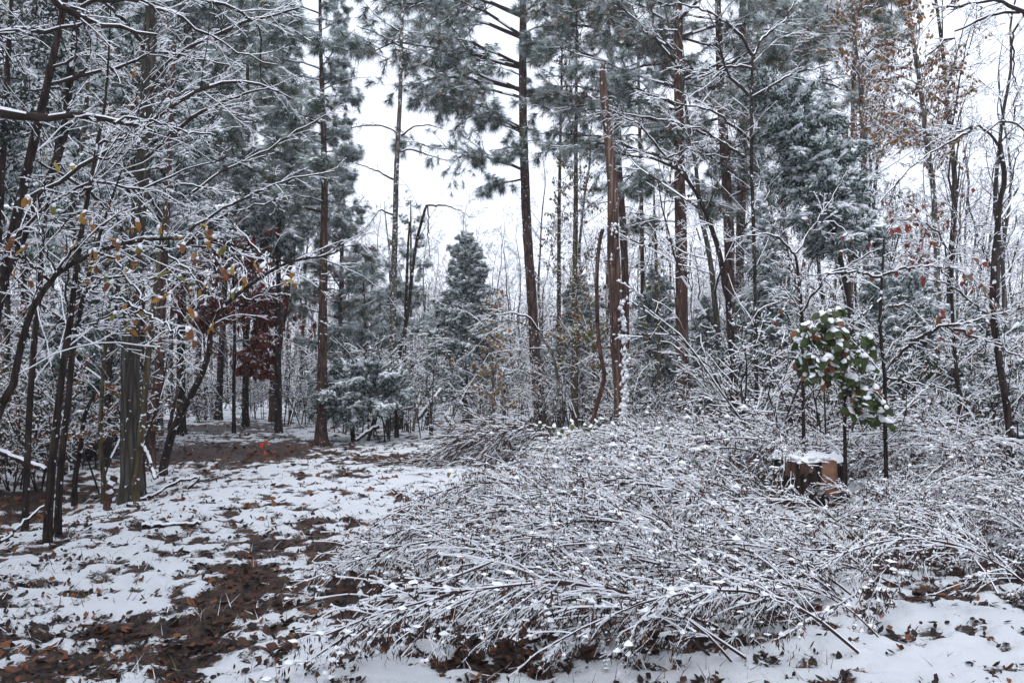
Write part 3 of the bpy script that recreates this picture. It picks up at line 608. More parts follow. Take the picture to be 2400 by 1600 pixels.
hardwood('hardwood_tree', 'thick furrowed grey trunk at left with flared roots beside the path', 'tree', [([(310, 1145, 50), (306, 1050, 43), (306, 900, 41), (307, 780, 39), (318, 600, 35), (335, 380, 32), (352, 100, 30), (362, -150, 26), (366, -350, 20)], 10.4),
    (wd([(318, 600), (260, 500), (180, 430), (90, 380)], 10, 4), 10.4, 8.5), (wd([(335, 380), (420, 300), (520, 240), (620, 210)], 11, 3), 10.4, 9), (wd([(345, 200), (430, 120), (560, 60), (700, 20)], 11, 3), 10.4, 9.5), (wd([(350, 120), (280, 40), (200, -40)], 10, 4), 10.4, 9)], BGREY, (5, 4), .35, flare=.5, twig0=None)
hardwood('hardwood_tree', 'thin mossy stem leaning against the thick grey trunk', 'tree', [([(318, 1162, 17), (325, 1074, 15), (333, 997, 15), (342, 882, 14), (352, 787, 13), (360, 710, 12), (367, 653, 10), (378, 560, 7), (392, 450, 4)], 10.0)], BMOSS, (6, 4), .3, t0=.5)
hardwood('hardwood_tree', 'brown trunk standing behind the thick grey trunk', 'tree', [([(352, 1060, 23), (356, 978, 22), (373, 882, 21), (377, 768, 20), (382, 653, 18), (390, 500, 15), (400, 300, 11), (408, 100, 7)], 13.5),
    (wd([(382, 653), (450, 560), (540, 500), (640, 470)], 8, 3), 13.5, 12), (wd([(388, 520), (320, 420), (220, 360)], 8, 3), 13.5, 13)], BPINE, (6, 4), .35, t0=.3)
hardwood('sapling', 'nearest thin dark sapling at far left, front stem of the pair', 'tree', [([(111, 1283, 20), (115, 1191, 19), (120, 1115, 18), (128, 1036, 17), (145, 883, 15), (165, 749, 14), (176, 653, 12), (191, 538, 11), (199, 497, 10), (214, 421, 9), (230, 325, 8), (245, 249, 6), (255, 120, 4), (260, 0, 2)], 7.3),
    (wd(PD([(430, 720), (560, 680), (700, 600), (800, 540)]), 5, 3), 7.3, 7.0), (wd(PD([(470, 490), (560, 460), (640, 400)]), 6, 3), 7.3, 7.1), (wd(PD([(500, 410), (640, 390), (850, 395), (1000, 405), (1100, 430)]), 6, 2), 7.3, 7), (wd(PA([(560, 1150), (440, 1180), (330, 1180), (200, 1100)]), 5, 2), 7.3, 7), (wd(PA([(600, 890), (820, 820), (960, 740), (1060, 640)]), 6, 2), 7.3, 7.6), (wd(PA([(600, 970), (720, 950), (860, 920), (1000, 930)]), 5, 2), 7.3, 7.4)], BDARK, (5, 4), .4, flare=.2, t0=.25)
hardwood('sapling', 'thin dark sapling close behind the front one at far left', 'tree', [([(134, 1249, 16), (138, 1153, 15), (147, 1040, 15), (158, 960, 14), (168, 844, 12), (184, 749, 11), (199, 680, 9), (220, 600, 8), (250, 500, 6), (285, 400, 3)], 7.7), (wd([(168, 844), (160, 760), (157, 650), (155, 560)], 7, 3), 7.7, 7.6)], BDARK, (6, 4), .35, t0=.35)
hardwood('sapling', 'dark crooked sapling left of the thin stem pair', 'tree', [([(60, 1200, 15), (68, 980, 14), (80, 800, 13), (92, 680, 12), (100, 560, 9), (120, 420, 6), (135, 300, 3)], 9.3)], BDARK, (8, 4), .35, t0=.3)
hardwood('sapling', 'slim sapling between the stem pair and the thick grey trunk', 'tree', [([(243, 1120, 11), (235, 1040, 10), (240, 900, 9), (250, 780, 8), (262, 650, 6), (280, 520, 3)], 10.6)], BMOSS, (9, 4), .35, t0=.25, leaf=['rust', 'brown'], leafp=.1)
hardwood('sapling', 'wavy dark sapling behind the stem pair with a forked bow', 'tree', [([(176, 1120, 12), (190, 1040, 11), (195, 985, 10), (205, 960, 9), (215, 930, 7), (245, 905, 5), (280, 900, 3)], 10.8)], BDARK, (7, 4), .35, t0=.3, leaf=['rust', 'amber', 'brown'], leafp=.15)
hardwood('hardwood_tree', 'dark trunk leaning in from the left edge at upper left', 'tree', [([(-150, 1160, 32), (-125, 960, 30), (-75, 780, 28), (-5, 665, 26), (34, 597, 24), (76, 493, 22), (115, 428, 20), (140, 350, 19), (153, 298, 18), (164, 184, 17), (180, 57, 16), (195, -20, 14), (210, -150, 9)], 10),
    (wd(PA([(200, 1290), (330, 1330), (420, 1400), (560, 1420)]), 6, 2), 10, 9), (wd(PA([(430, 500), (560, 420), (700, 380)]), 6, 2), 10, 9.5), (wd(PA([(430, 560), (330, 540), (160, 560), (0, 600)]), 6, 3), 10, 9.5), (wd(PA([(470, 160), (380, 120), (300, 60)]), 6, 3), 10, 10)], BDARK, (6, 4), .4)
hardwood('hardwood_tree', 'off frame tree at left whose snowy bough crosses the upper left edge', 'tree', [([(-330, 1370, 60), (-330, 1000, 55), (-335, 600, 50), (-330, 280, 44), (-320, 0, 36), (-300, -250, 24)], 5.8),
    (wd([(-330, 300), (-160, 250)] + PA([(0, 680), (100, 700), (300, 718), (430, 712), (600, 738), (740, 755), (860, 772)]), 26, 5), 5.8, 6.2), (wd([(-330, 180), (-120, 110)] + PA([(0, 205), (170, 195), (300, 170), (430, 155), (520, 140)]), 16, 3), 5.8, 6.4),
    (wd([(-320, 0), (-60, -60), (80, -50)] + PA([(320, 0), (450, 95), (560, 140), (700, 165), (820, 200), (960, 215)]), 20, 4), 5.8, 6.6), (wd(PA([(700, 760), (760, 730), (900, 730), (1100, 795), (1320, 830)]), 6, 2), 6.1, 6.4)], BDARK, (5, 3), .22, t0=.45, twig0=None)
hardwood('hardwood_tree', 'tree at left whose long thin limbs sweep across the top left', 'tree', [([(-60, 1230, 30), (-40, 900, 27), (40, 500, 22), (110, 200, 17), (160, -30, 13), (200, -200, 8)], 8.2),
    (wd([(150, 20)] + PA([(780, 0), (920, 40), (1060, 90), (1180, 160), (1300, 220), (1480, 330), (1700, 400)]), 9, 2), 8.2, 8.6), (wd([(110, 200), (260, 160)] + PA([(1000, 330), (1200, 360), (1400, 400)]), 8, 2), 8.2, 9.2), (wd([(40, 480), (300, 320)] + PA([(1250, 545), (1380, 505), (1500, 510), (1610, 525), (1700, 560), (1800, 610)]), 9, 2), 8.2, 9.4),
    (wd([(20, 560), (200, 430)] + PA([(850, 1160), (1100, 1050), (1400, 960)]), 7, 2), 8.2, 9.0), (wd([(170, -60), (330, -40)] + PA([(1400, 40), (1500, 100), (1590, 180), (1590, 350), (1600, 500)]), 8, 2), 8.2, 9.8), (wd([(120, 160)] + PA([(560, 330), (720, 480), (760, 640)]), 6, 2), 8.2, 8)], BDARK, (6, 4), .32, t0=.3, planar=.3)
hardwood('hardwood_tree', 'leaning curved tree whose top sweeps right over the clearing path', 'tree', [(wd(PD([(1000, 1560), (1060, 1330), (1150, 1150), (1230, 1000), (1280, 850), (1290, 720), (1330, 620), (1450, 500), (1560, 420), (1700, 330), (1830, 285), (2000, 260), (2091, 220)]), 18, 3), 12.3, 11),
    (wd(PD([(1440, 510), (1560, 520), (1700, 440), (1800, 420)]), 5, 2), 11.8, 11.4), (wd(PD([(1020, 1420), (1060, 1200), (1100, 1000), (1130, 850)]), 10, 4), 12.3, 12.6), (wd(PD([(1650, 360), (1560, 200), (1400, 60)]) + PA([(1280, 1330), (1100, 1180)]), 6, 2), 11.5, 11.8), (wd(PA([(1160, 1420), (1280, 1330), (1480, 1220), (1700, 1130), (1900, 1080), (2050, 1050)]), 6, 2), 11.5, 11.6), (wd(PA([(1180, 1180), (1350, 1060), (1560, 960), (1750, 850), (1900, 760), (2050, 680)]), 5, 2), 11.8, 12), (wd(PA([(1100, 1130), (1300, 1160), (1480, 1190)]), 5, 2), 11.5, 11.5)], BDARK, (6, 4), .32, t0=.3)
def sub(w_, y0, y1=None): return (w_, y0, y1)
hardwood('hardwood_tree', 'tall slender mottled trunk with sparse bare limbs against the open sky', 'tree', [([(914, 1000, 20), (915, 945, 19), (918, 850, 17), (922, 700, 15), (926, 535, 13), (930, 382, 12), (938, 230, 9.5), (940, 115, 8), (945, 0, 6), (948, -120, 4)], 20),
    (wd(PBb([(320, 1100), (200, 1040), (60, 990)]), 4, 1.5), 20, 19.4), (wd(PBb([(365, 830), (440, 780), (540, 770), (620, 790)]), 4, 1.5), 20, 19.5), (wd(PBb([(365, 930), (430, 920), (530, 950), (650, 990)]), 4, 1.5), 20, 20.4), (wd(PBb([(335, 810), (240, 770), (100, 775), (40, 800)]), 4, 1.5), 20, 20.5),
    (wd(PBb([(320, 1320), (230, 1295), (150, 1400), (60, 1490)]), 4, 1.5), 20, 19.2), (wd(PBb([(345, 275), (230, 210), (90, 160)]), 4, 1.5), 20, 20.5), (wd(PBb([(350, 190), (240, 120), (140, 20)]), 4, 1.5), 20, 20.3), (wd(PBb([(380, 60), (470, 30), (560, 0)]), 3, 1.5), 20, 20.3)], BPALE, (2, 2), .3, flare=.3, mats=(TWIG, SNOW), twig0=None)
hardwood('dead_tree', 'thin broken tree with drooping top right of the mottled trunk', 'tree', [([(930, 1020, 10)] + wd(PE([(340, 1000), (370, 800), (410, 600), (430, 400), (460, 180), (500, 20)]) + [(999, 482)], 9, 6), 18), (wd([(999, 482)] + PBb([(620, 1260), (720, 1290), (800, 1330)]), 5, 1.5), 18, 17.5), (wd(PBb([(520, 1258), (535, 1330), (530, 1450), (540, 1568)]), 4, 1.5), 18, 17.8)], BDARK, (4, 2), .3, t0=.5)
hardwood('hardwood_tree', 'straight thin trunk right beside the broken drooping tree', 'tree', [([(940, 1010, 10), (944, 900, 9), (950, 760, 8), (955, 600, 6), (960, 520, 4)], 21)], BDARK, (7, 4), .35, t0=.3)
hardwood('sapling', 'snow covered sapling arched over leftward in front of the central pine', 'tree', [(wd([(1283, 1055)] + PE([(1290, 1230), (1310, 1170), (1330, 1050), (1300, 880), (1250, 790), (1190, 720), (1100, 670), (1010, 655), (900, 690), (830, 720), (700, 760), (600, 790)]), 9, 2), 15.5, 15), (wd(PE([(1215, 725), (1170, 660), (1090, 620), (1000, 615), (880, 655), (800, 720)]), 5, 2), 15.4, 15.2)], BPALE, (5, 4), .28, grav=.05, t0=.45)
vt, *_ = hardwood('hardwood_tree', 'straight trunk wrapped in brown leaved vines right of the central pine', 'tree', [([(1347, 1010, 17), (1347, 844, 15), (1347, 690, 13), (1349, 500, 11), (1350, 300, 8), (1351, 100, 5), (1352, 0, 3)], 20)], BMOSS, (50, 4), .12, t0=.06, leaf=['rust', 'brown', 'olive', 'amber', 'rust', 'brown'], leafp=.45, lsz=(.06, .10))
hardwood('hardwood_tree', 'thinner trunk with clinging brown leaves beside the vine wrapped trunk', 'tree', [([(1311, 1010, 11), (1311, 800, 10), (1310, 600, 9), (1312, 400, 7), (1316, 200, 5), (1318, 60, 3)], 21.5)], BMOSS, (30, 3), .08, t0=.1, leaf=['rust', 'amber', 'olive', 'brown'], leafp=.35, lsz=(.06, .10))
hardwood('sapling', 'small young tree with yellow green leaves below the vine wrapped trunk', 'tree', [([(1395, 1030, 7), (1393, 900, 6), (1388, 780, 4), (1380, 700, 2)], 19)], BMOSS, (12, 4), .35, t0=.15, leaf=['olive', 'olive', 'green', 'rust'], leafp=.3, lsz=(.09, .15))
hardwood('sapling', 'young tree with yellow green leaves between the snag and reddish pine', 'tree', [([(1545, 1010, 11), (1545, 850, 10), (1540, 700, 9), (1535, 540, 6), (1532, 420, 3)], 20)], BMOSS, (9, 4), .3, t0=.25, leaf=['olive', 'olive', 'green'], leafp=.25, lsz=(.10, .17))
hardwood('sapling', 'small tree with pale tan leaves in front of the cedar at its right', 'tree', [([(1158, 1010, 7), (1156, 900, 6), (1153, 800, 4), (1150, 720, 2)], 18.5)], BPALE, (13, 4), .4, t0=.1, leaf=['tan', 'tan', 'amber', 'olive'], leafp=.42, lsz=(.08, .13))
hardwood('hardwood_tree', 'oak with dark red leaves hanging over the far end of the path', 'tree', [([(548, 1000, 9), (548, 900, 8), (550, 800, 7), (548, 700, 6), (545, 600, 4)], 19.5), (wd([(550, 800), (580, 800), (610, 850)], 4, 2), 19.5), (wd([(549, 740), (520, 720), (490, 740)], 4, 2), 19.5), (wd([(549, 700), (590, 690), (620, 740)], 4, 2), 19.5)], BDARK, (20, 6), .62, t0=.25, leaf=['crimson', 'red', 'red', 'rust'], leafp=.75, lsz=(.11, .19), grav=.03)
hardwood('hardwood_tree', 'dead crooked stem with a snow capped broken top left of the peeled snag', 'tree', [([(1383, 1062, 11), (1385, 1013, 10), (1393, 970, 11), (1416, 882, 10), (1408, 837, 10), (1401, 768, 9), (1399, 653, 9), (1404, 576, 9), (1413, 538, 9)], 15)], BRIGHT, (1, 2), .12, t0=.6)

# peeled snag with snow stuck to its face
reseed('snag'); SN = [(1455, 1062, 26), (1454, 1009, 24), (1452, 921, 25), (1446, 806, 29), (1443, 691, 30), (1437, 576, 28), (1437, 459, 26), (1431, 382, 23), (1424, 306, 21), (1416, 230, 19), (1412, 168, 15)]
W, R = drawn(SN, 15.2); b0 = gpt(1455, 15.2); W[0] = b0
t = thing('dead_snag', 'peeled reddish dead snag with broken top and snow stuck to its face', 'tree', b0)
mb, p, r = trunk_mesh(W, R, BSNAG, 16, .14, .05, .3); mb.obj('trunk', [BSNAG], t, True, b0)
mb = MB()
for k in range(5):
    a = rng.uniform(0, 6.28); c = W[-1] + [math.cos(a) * R[-1] * .6, math.sin(a) * R[-1] * .6, -.03]; h = rng.uniform(.08, .28)
    mb.add([c + [.03, 0, 0], c + [-.02, .025, 0], c + [-.02, -.025, 0], c + [rng.normal() * .02, 0, h]], t=[[0, 1, 3], [1, 2, 3], [2, 0, 3]])
tag(mb.obj('splintered_top', [BSNAG], t, False, b0), kind='stuff')
K = 150; f = rng.random(K); py = 1010 - 330 * f ** 1.3; cx = np.interp(py, [680, 800, 1010], [1455, 1462, 1458]); rr_ = np.interp(py, [680, 1010], [11, 10])
pc = np.array([P(a + rng.normal() * 5, c, 15.2) for a, c in zip(cx, py)]); pc[:, 1] -= .07 + .05 * rng.random(K)
mb = MB(); pads(mb, pc, .045, .06); pads(mb, np.array([P(1412 + rng.normal() * 4, 166, 15.2) for _ in range(5)]), .05, .05)
pc2 = np.array([P(1435 + rng.normal() * 6, yy, 15.2) for yy in rng.uniform(520, 640, 16)]); pc2[:, 1] -= .10; pads(mb, pc2, .035, .05)
tag(mb.obj('snow_clumps', [SNOW], t, True, b0), kind='stuff')
pl = [P(1447 + d, y_, 15.0) for d, y_ in [(-4, 560), (-7, 640), (-4, 740), (-2, 830)]]
mb = MB(); tubes(mb, resample(np.array(pl), 10), np.full(10, .035), 6, 0); mb.obj('bark_strip', [BRIGHT, SNOW], t, True, b0)

hardwood('hardwood_tree', 'bare snow lined tree leaning left across the reddish pine', 'tree', [([(1722, 1040, 17), (1718, 900, 16), (1710, 730, 14), (1699, 672, 13), (1688, 603, 12), (1673, 550, 11), (1654, 500, 10), (1633, 454, 9), (1613, 426, 8), (1592, 399, 7), (1556, 382, 6), (1524, 370, 5), (1480, 366, 4), (1443, 358, 3)], 14, 13),
    (wd(cr(1250, 200, [(1620, 870), (1430, 640), (1280, 470), (1130, 400), (930, 300)], 5.2275), 5, 2), 13.2, 13), (wd(cr(1250, 200, [(2300, 720), (2091, 600), (1820, 480), (1600, 430), (1250, 375), (930, 280)], 5.2275), 6, 2), 13.6, 13), (wd(cr(1250, 200, [(1640, 900), (1800, 830), (1900, 780), (2091, 750)], 5.2275), 4, 2), 13.2, 12.8), (wd(PC([(80, 1180), (20, 1060), (-60, 960), (-160, 900)]), 5, 2), 13.5, 14)], BDARK, (7, 4), .3, t0=.35, planar=.2)
hardwood('hardwood_tree', 'bare tree with snow lined forked limbs spreading at the top right of centre', 'tree', [([(1775, 1060, 10), (1772, 850, 9), (1768, 600, 8), (1762, 400, 8), (1762, 230, 7), (1764, 130, 5)], 12.5),
    (wd(PC([(425, 340), (330, 190), (200, 100), (60, 40), (-60, 20)]), 8, 2), 12.5, 12), (wd(PC([(430, 340), (500, 230), (620, 130), (700, 0)]), 7, 3), 12.5, 12.6), (wd(PC([(400, 580), (300, 480), (240, 350), (210, 200), (150, 60)]), 7, 2), 12.5, 12), (wd(PC([(410, 860), (300, 760), (180, 680), (0, 640), (-200, 600)]), 7, 2), 12.5, 11.6), (wd(PC([(380, 960), (280, 900), (120, 800), (0, 770)]), 6, 2), 12.5, 11.8), (wd(PC([(420, 600), (560, 520), (720, 440), (900, 400)]), 6, 2), 12.5, 12), (wd(PC([(425, 420), (300, 410), (120, 450), (-100, 420)]), 6, 2), 12.5, 12.4)], BDARK, (6, 4), .32, t0=.3, planar=.2)
hardwood('hardwood_tree', 'slim trunk with small brown leaves rising at upper right', 'tree', [([(2203, 1060, 14), (2200, 800, 14), (2195, 600, 13), (2193, 535, 13), (2185, 421, 12), (2170, 325, 11), (2158, 210, 10), (2143, 115, 9), (2132, 31, 8), (2125, -80, 6)], 14)], BPALE, (42, 5), .16, t0=.45, leaf=['rust', 'rust', 'olive', 'amber', 'brown'], leafp=.6, lsz=(.06, .095), planar=.2)
hardwood('hardwood_tree', 'trunk hung with red and brown leaves at the top right behind the bent cedar', 'tree', [([(2032, 1050, 15), (2030, 700, 15), (2025, 382, 14), (2021, 268, 13), (2017, 191, 12), (2005, 115, 10), (2000, 0, 8), (1998, -100, 5)], 16)], BPALE, (42, 5), .17, t0=.5, leaf=['rust', 'rust', 'red', 'olive', 'amber', 'brown'], leafp=.55, lsz=(.065, .10), planar=.2)
hardwood('dead_tree', 'knotty broken topped dark trunk near the right edge', 'tree', [([(2373, 1180, 17), (2369, 1074, 16), (2365, 997, 16), (2355, 921, 16), (2342, 844, 16), (2327, 730, 15), (2329, 634, 14), (2331, 600, 13), (2340, 516, 12), (2342, 478, 11), (2355, 421, 11), (2350, 383, 11), (2344, 338, 10)], 9.8),
    (wd(PC([(1930, 890), (1860, 810), (1790, 780), (1700, 800), (1600, 850), (1480, 900)]), 6, 2), 9.8, 9.3), (wd(PC([(1800, 790), (1600, 900), (1420, 1010), (1300, 1140), (1200, 1250)]), 5, 2), 9.5, 9), (wd(PF([(1905, 350), (1840, 220), (1790, 60)]), 5, 2), 9.8, 10), (wd(PF([(1890, 620), (1780, 560), (1640, 440), (1480, 400)]), 5, 2), 9.8, 9.3), (wd(PC([(1930, 1330), (1990, 1200), (2040, 1000), (2080, 850)]), 5, 2), 9.8, 10)], BDARK, (6, 5), .32, t0=.25)
hardwood('hardwood_tree', 'off frame tree at right whose arched limbs hang in the top right corner', 'tree', [([(2560, 1290, 40), (2550, 900, 36), (2530, 500, 32), (2500, 200, 26), (2470, 60, 20), (2440, -60, 14)], 7),
    (wd([(2490, 150)] + PC([(2150, 170), (2091, 100), (2010, 40), (1930, 10), (1800, 20), (1620, 40)]), 12, 3), 7, 6.6), (wd(PC([(2091, 90), (2040, 170), (2020, 300), (2035, 500), (2030, 700)]), 6, 2), 6.9, 6.9), (wd(PC([(2120, 50), (1900, 90), (1750, 160), (1600, 260), (1500, 340)]), 6, 2), 6.9, 6.8), (wd([(2530, 500), (2460, 380)] + PC([(2000, 740), (1800, 880)]), 6, 2), 7, 7.2)], BDARK, (4, 2), .22, t0=.5, twig0=None)
hs, A29, AR29, b29 = hardwood('sapling', 'slim sapling with long snow covered limbs right of the evergreen shrub', 'tree', [([(2078, 1180, 10), (2074, 960, 9), (2074, 882, 9), (2070, 844, 8), (2063, 768, 8), (2065, 691, 7), (2068, 645, 6), (2072, 560, 4)], 8.8),
    (wd(PF([(1240, 960), (1380, 820), (1480, 740), (1570, 700), (1700, 690), (1850, 640), (1980, 610)]), 9, 3), 8.8, 8.2), (wd(PF([(1620, 690), (1780, 760), (1900, 790), (2000, 840), (2091, 890)]), 6, 3), 8.5, 8.1), (wd(PF([(1225, 600), (1300, 570), (1430, 570), (1500, 580)]), 6, 2), 8.8, 8.6), (wd(PF([(1222, 385), (1050, 365), (900, 370), (760, 385)]), 6, 2), 8.8, 8.6), (wd(PF([(1222, 380), (1330, 340), (1500, 325), (1640, 330)]), 6, 2), 8.8, 8.5), (wd(PF([(1240, 1000), (1400, 1040), (1560, 1070), (1680, 1120)]), 5, 2), 8.8, 8.5), (wd(PF([(1215, 520), (1130, 600), (1050, 660)]), 5, 2), 8.8, 8.6),
     (wd(PF([(1240, 980), (1300, 900), (1380, 700)]), 5, 2), 8.8, 9)], BDARK, (6, 4), .32, t0=.2)
hs2, A30, AR30, b30 = hardwood('sapling', 'forked sapling behind the evergreen shrub with limbs reaching left', 'tree', [([(1885, 1120, 9), (1882, 900, 8), (1880, 760, 8), (1872, 650, 7), (1864, 596, 6)], 9.8), (wd(PF([(690, 250), (600, 160), (480, 130), (300, 160)]), 5, 2), 9.8, 9.5), (wd(PF([(690, 250), (760, 150), (850, 0)]) + PC([(930, 1200), (1010, 1050)]), 5, 2), 9.8, 9.8), (wd(PF([(740, 600), (850, 420), (1000, 330), (1150, 250), (1240, 170)]), 5, 2), 9.8, 9.2), (wd(PF([(720, 500), (640, 300), (620, 260)]), 4, 2), 9.8, 10)], BDARK, (6, 4), .32, t0=.2)
hardwood('sapling', 'sapling with reddish leaves between the evergreen shrub and right edge', 'tree', [([(2255, 1150, 10), (2250, 960, 9), (2236, 800, 8), (2230, 640, 7), (2240, 500, 5), (2250, 380, 3)], 10.5), (wd(PF([(1650, 430), (1560, 330), (1440, 270), (1340, 180)]), 4, 2), 10.4, 10), (wd(PF([(1640, 300), (1560, 120), (1440, 50), (1310, 40)]), 4, 2), 10.4, 10)], BDARK, (9, 5), .35, t0=.2, leaf=['rust', 'tan', 'red'], leafp=.05, lsz=(.06, .1))

# far trees and thickets: alike, grouped by where they stand
LAND = [(-150, 'the left photo edge'), (30, 'the leaning trunk at left'), (111, 'the front sapling'), (210, 'the thin stem pair'), (307, 'the thick grey trunk'), (385, 'the brown trunk'), (463, 'the far thin pine'), (515, 'the red leaved oak'), (600, 'the orange flags'), (645, 'the leaning pine'), (752, 'the path pine'), (830, 'the crushed cedar'), (915, 'the mottled trunk'), (965, 'the broken drooping tree'), (1025, 'the white fallen trunk'), (1092, 'the central cedar'), (1155, 'the tan leaved tree'),
        (1262, 'the central pine'), (1345, 'the vine wrapped trunk'), (1400, 'the crooked dead stem'), (1450, 'the peeled snag'), (1540, 'the yellow green tree'), (1603, 'the reddish pine'), (1660, 'the leaning bare tree'), (1720, 'the pine pair'), (1785, 'the narrow frosted cedar'), (1880, 'the cut stump'), (1960, 'the evergreen shrub'), (2010, 'the bent cedar'), (2075, 'the slim snowy sapling'), (2140, 'the dark low cedar'), (2200, 'the brown leaved slim trunk'), (2255, 'the red leaved sapling'), (2300, 'the small right cedar'), (2355, 'the knotty broken trunk'), (2480, 'the right photo edge')]
def where(px, Y):
    i = int(np.argmin([abs(px - l[0]) for l in LAND])); d = 'just' if Y < 16 else 'well' if Y < 27 else 'far'
    return f"{d} behind, {'left' if px < LAND[i][0] else 'right'} of {LAND[i][1]}"
ZONES = [  # name bits, px0, px1, Y0, Y1, n, scale range
    ('behind the thicket at the left edge', -250, 380, 13, 34, 44, (.8, 1.35), 'left'),
    ('beyond the far end of the path', 380, 760, 27, 60, 36, (.8, 1.3), 'path'),
    ('in the pale wood behind the central cedar', 760, 1220, 28, 70, 62, (.6, 1.0), 'centre'),
    ('in the wood behind the peeled snag', 1220, 1700, 25, 65, 62, (.75, 1.15), 'snag'),
    ('in the thin wood behind the bent cedar', 1700, 2080, 16, 50, 44, (.8, 1.3), 'bent'),
    ('in the thin wood along the right edge', 2080, 2650, 17, 48, 66, (.8, 1.25), 'right')]
for zi, (desc, a0, a1, y0, y1, n, (s0, s1), zn) in enumerate(ZONES):
    reseed(500 + zi)
    for k in range(n):
        Y = y0 + (y1 - y0) * rng.random() ** .8; px = a0 + (a1 - a0) * (k + rng.random()) / n
        leafy = rng.random() < (.30 if zn in ('left', 'snag') else .13)
        i = rng.integers(6, 8) if leafy else rng.integers(0, 6)
        tm, cm, h = TREES[i]; b0 = gpt(px, Y); b0[2] -= .03; sc = rng.uniform(s0, s1)
        t = thing('hardwood_tree', ('tall ' if h * sc > 10 else 'short ' if h * sc < 6.5 else '') + ('thin tree with clinging brown leaves ' if leafy else 'thin bare snow lined tree ') + where(px, Y), 'tree', b0, ('brown leaved ' if leafy else 'bare ') + 'trees ' + desc, rng.uniform(0, 6.28), sc)
        link('trunk', tm, t); tag(link('crown', cm, t), kind='stuff')
reseed(560)
mb = MB()   # the wood beyond, one mass of thin trunks and twigs
n = 1100; Y = rng.uniform(40, 105, n); x = rng.uniform(-.85, .85, n) * Y; h = rng.uniform(5.0, 9.5, n) * (Y / 75)
s = np.linspace(0, 1, 5); A = np.stack([x[:, None] + rng.normal(0, .3, (n, 1)) * s, Y[:, None] + 0 * s, gz(x, Y)[:, None] + h[:, None] * s], -1); AR = (h * .009)[:, None] * (1 - .85 * s)[None]
tubes(mb, A, AR * 1.4, 4, 0); B, BR = grow(A, AR, 13, (.08, 1), (25, 65), .28, 4, up=.04, rf=.45, rmin=.02); tubes(mb, B, BR, 3, 1, .6, minh=.02); C, CR = grow(B, BR, 4, (.15, 1), (25, 65), .8, 2, rf=.6, rmin=.02); tubes(mb, C, CR, 3, 1, .6, minh=.02)
tag(mb.obj('distant_wood', [TWIGG, SNOW]), 'pale distant wood of thin snowy trunks closing the view', 'wood', kind='stuff')

SZ = [('in the dark thicket at the left', -150, 330, 11.2, 20, 46, [3, 4, 2, 6, 3]), ('at the far end of the path', 380, 740, 22, 40, 30, [0, 1, 2]), ('behind the clearing around the cedar', 780, 1240, 17, 38, 46, [0, 1, 4, 0]), ('under the trees behind the peeled snag', 1260, 1720, 15, 34, 48, [0, 1, 4, 2]), ('in the thicket at the right', 1720, 2480, 10.5, 24, 66, [0, 1, 4, 6, 1])]
for zi, (desc, a0, a1, y0, y1, n, kinds) in enumerate(SZ):
    reseed(600 + zi)
    for k in range(n):
        Y = y0 + (y1 - y0) * rng.random(); px = a0 + (a1 - a0) * (k + rng.random()) / n; i = kinds[rng.integers(len(kinds))]
        b0 = gpt(px, Y); t = thing('shrub', (['spreading leafless snowy shrub ', 'tall leafless snowy shrub ', 'low snowy shrub with dark dead leaves ', 'snowy shrub with rust and amber leaves ', 'tall snowy shrub with brown leaves ', '', 'snowy shrub with dull green leaves '][i]) + where(px, Y), 'shrub', b0, ('brown ' if i in (2, 3, 4, 5) else 'green ' if i == 6 else 'bare ') + 'shrubs ' + desc, rng.uniform(0, 6.28), rng.uniform(.8, 1.35))
        tag(link('stems', SHR[i], t), kind='stuff')

# ---------------------------------------------------------------- bowed brush in the right foreground
def cane(L, seed, leafd=1.0, hgt=.42, thick=.007):
    """one bowed cane along +X with side twigs, hanging dead leaves and lumps of snow: wood MB, foliage MB"""
    reseed(seed); n = 14; s = np.linspace(0, 1, n)
    x = L * (.88 * s + .06 * s * s); z = L * hgt * (2.35 * s - 2.25 * s ** 2 * rng.uniform(.92, 1.02)) + .02
    y = .10 * L * np.sin(s * 2.5 + rng.uniform(0, 6)) * s + np.cumsum(rng.normal(0, .012, n))
    A = np.stack([x, y, np.maximum(z, .03)], -1)[None]; AR = np.linspace(thick, thick * .38, n)[None]
    B, BR = grow(A, AR, int(16 * L), (.12, 1), (10, 40), .30, 7, grav=.07, wob=.10, rf=.5, rmin=.0024, planar=.2, tip=.5)
    B[..., 2] = np.maximum(B[..., 2], .01)
    C, CR = grow(B, BR, 3, (.2, 1), (15, 45), .5, 4, grav=.1, wob=.14, rf=.7, rmin=.0018, planar=.2)
    wood = MB(); tubes(wood, A, AR, 8, 1.2, .93, minh=.007); tubes(wood, B, BR, 4, 1.0, .86, minh=.007); tubes(wood, C, CR, 4, 1.1, .85, minh=.006)
    fo = MB()
    src = np.concatenate([C[:, 1:].reshape(-1, 3), B[:, 2:].reshape(-1, 3)])
    l = src[rng.random(len(src)) < .5 * leafd]; l = np.repeat(l, 3, 0) + rng.normal(0, .014, (3 * len(l), 3)); K = len(l)
    d = norm(np.stack([rng.normal(0, .42, K), rng.normal(0, .42, K), -np.ones(K)], -1))
    blades(fo, l, d, rng.uniform(.03, .065, K), rng.uniform(.006, .013, K), rng.choice([0, 0, 0, 2, 3], K))
    sp = src[rng.random(len(src)) < .20]; pads(fo, sp + [0, 0, .006], .013 + .026 * rng.random(len(sp)) ** 2.5, .009 + .014 * rng.random(len(sp)) ** 2, 1, True)
    big = src[rng.random(len(src)) < .012]; pads(fo, big + [0, 0, .004], .032, .026, 1)
    return wood.mesh('cane', [TWIGR, SNOW]), fo.mesh('foliage', [LV['dark'], SNOW, LV['brown'], LV['rust']]), L
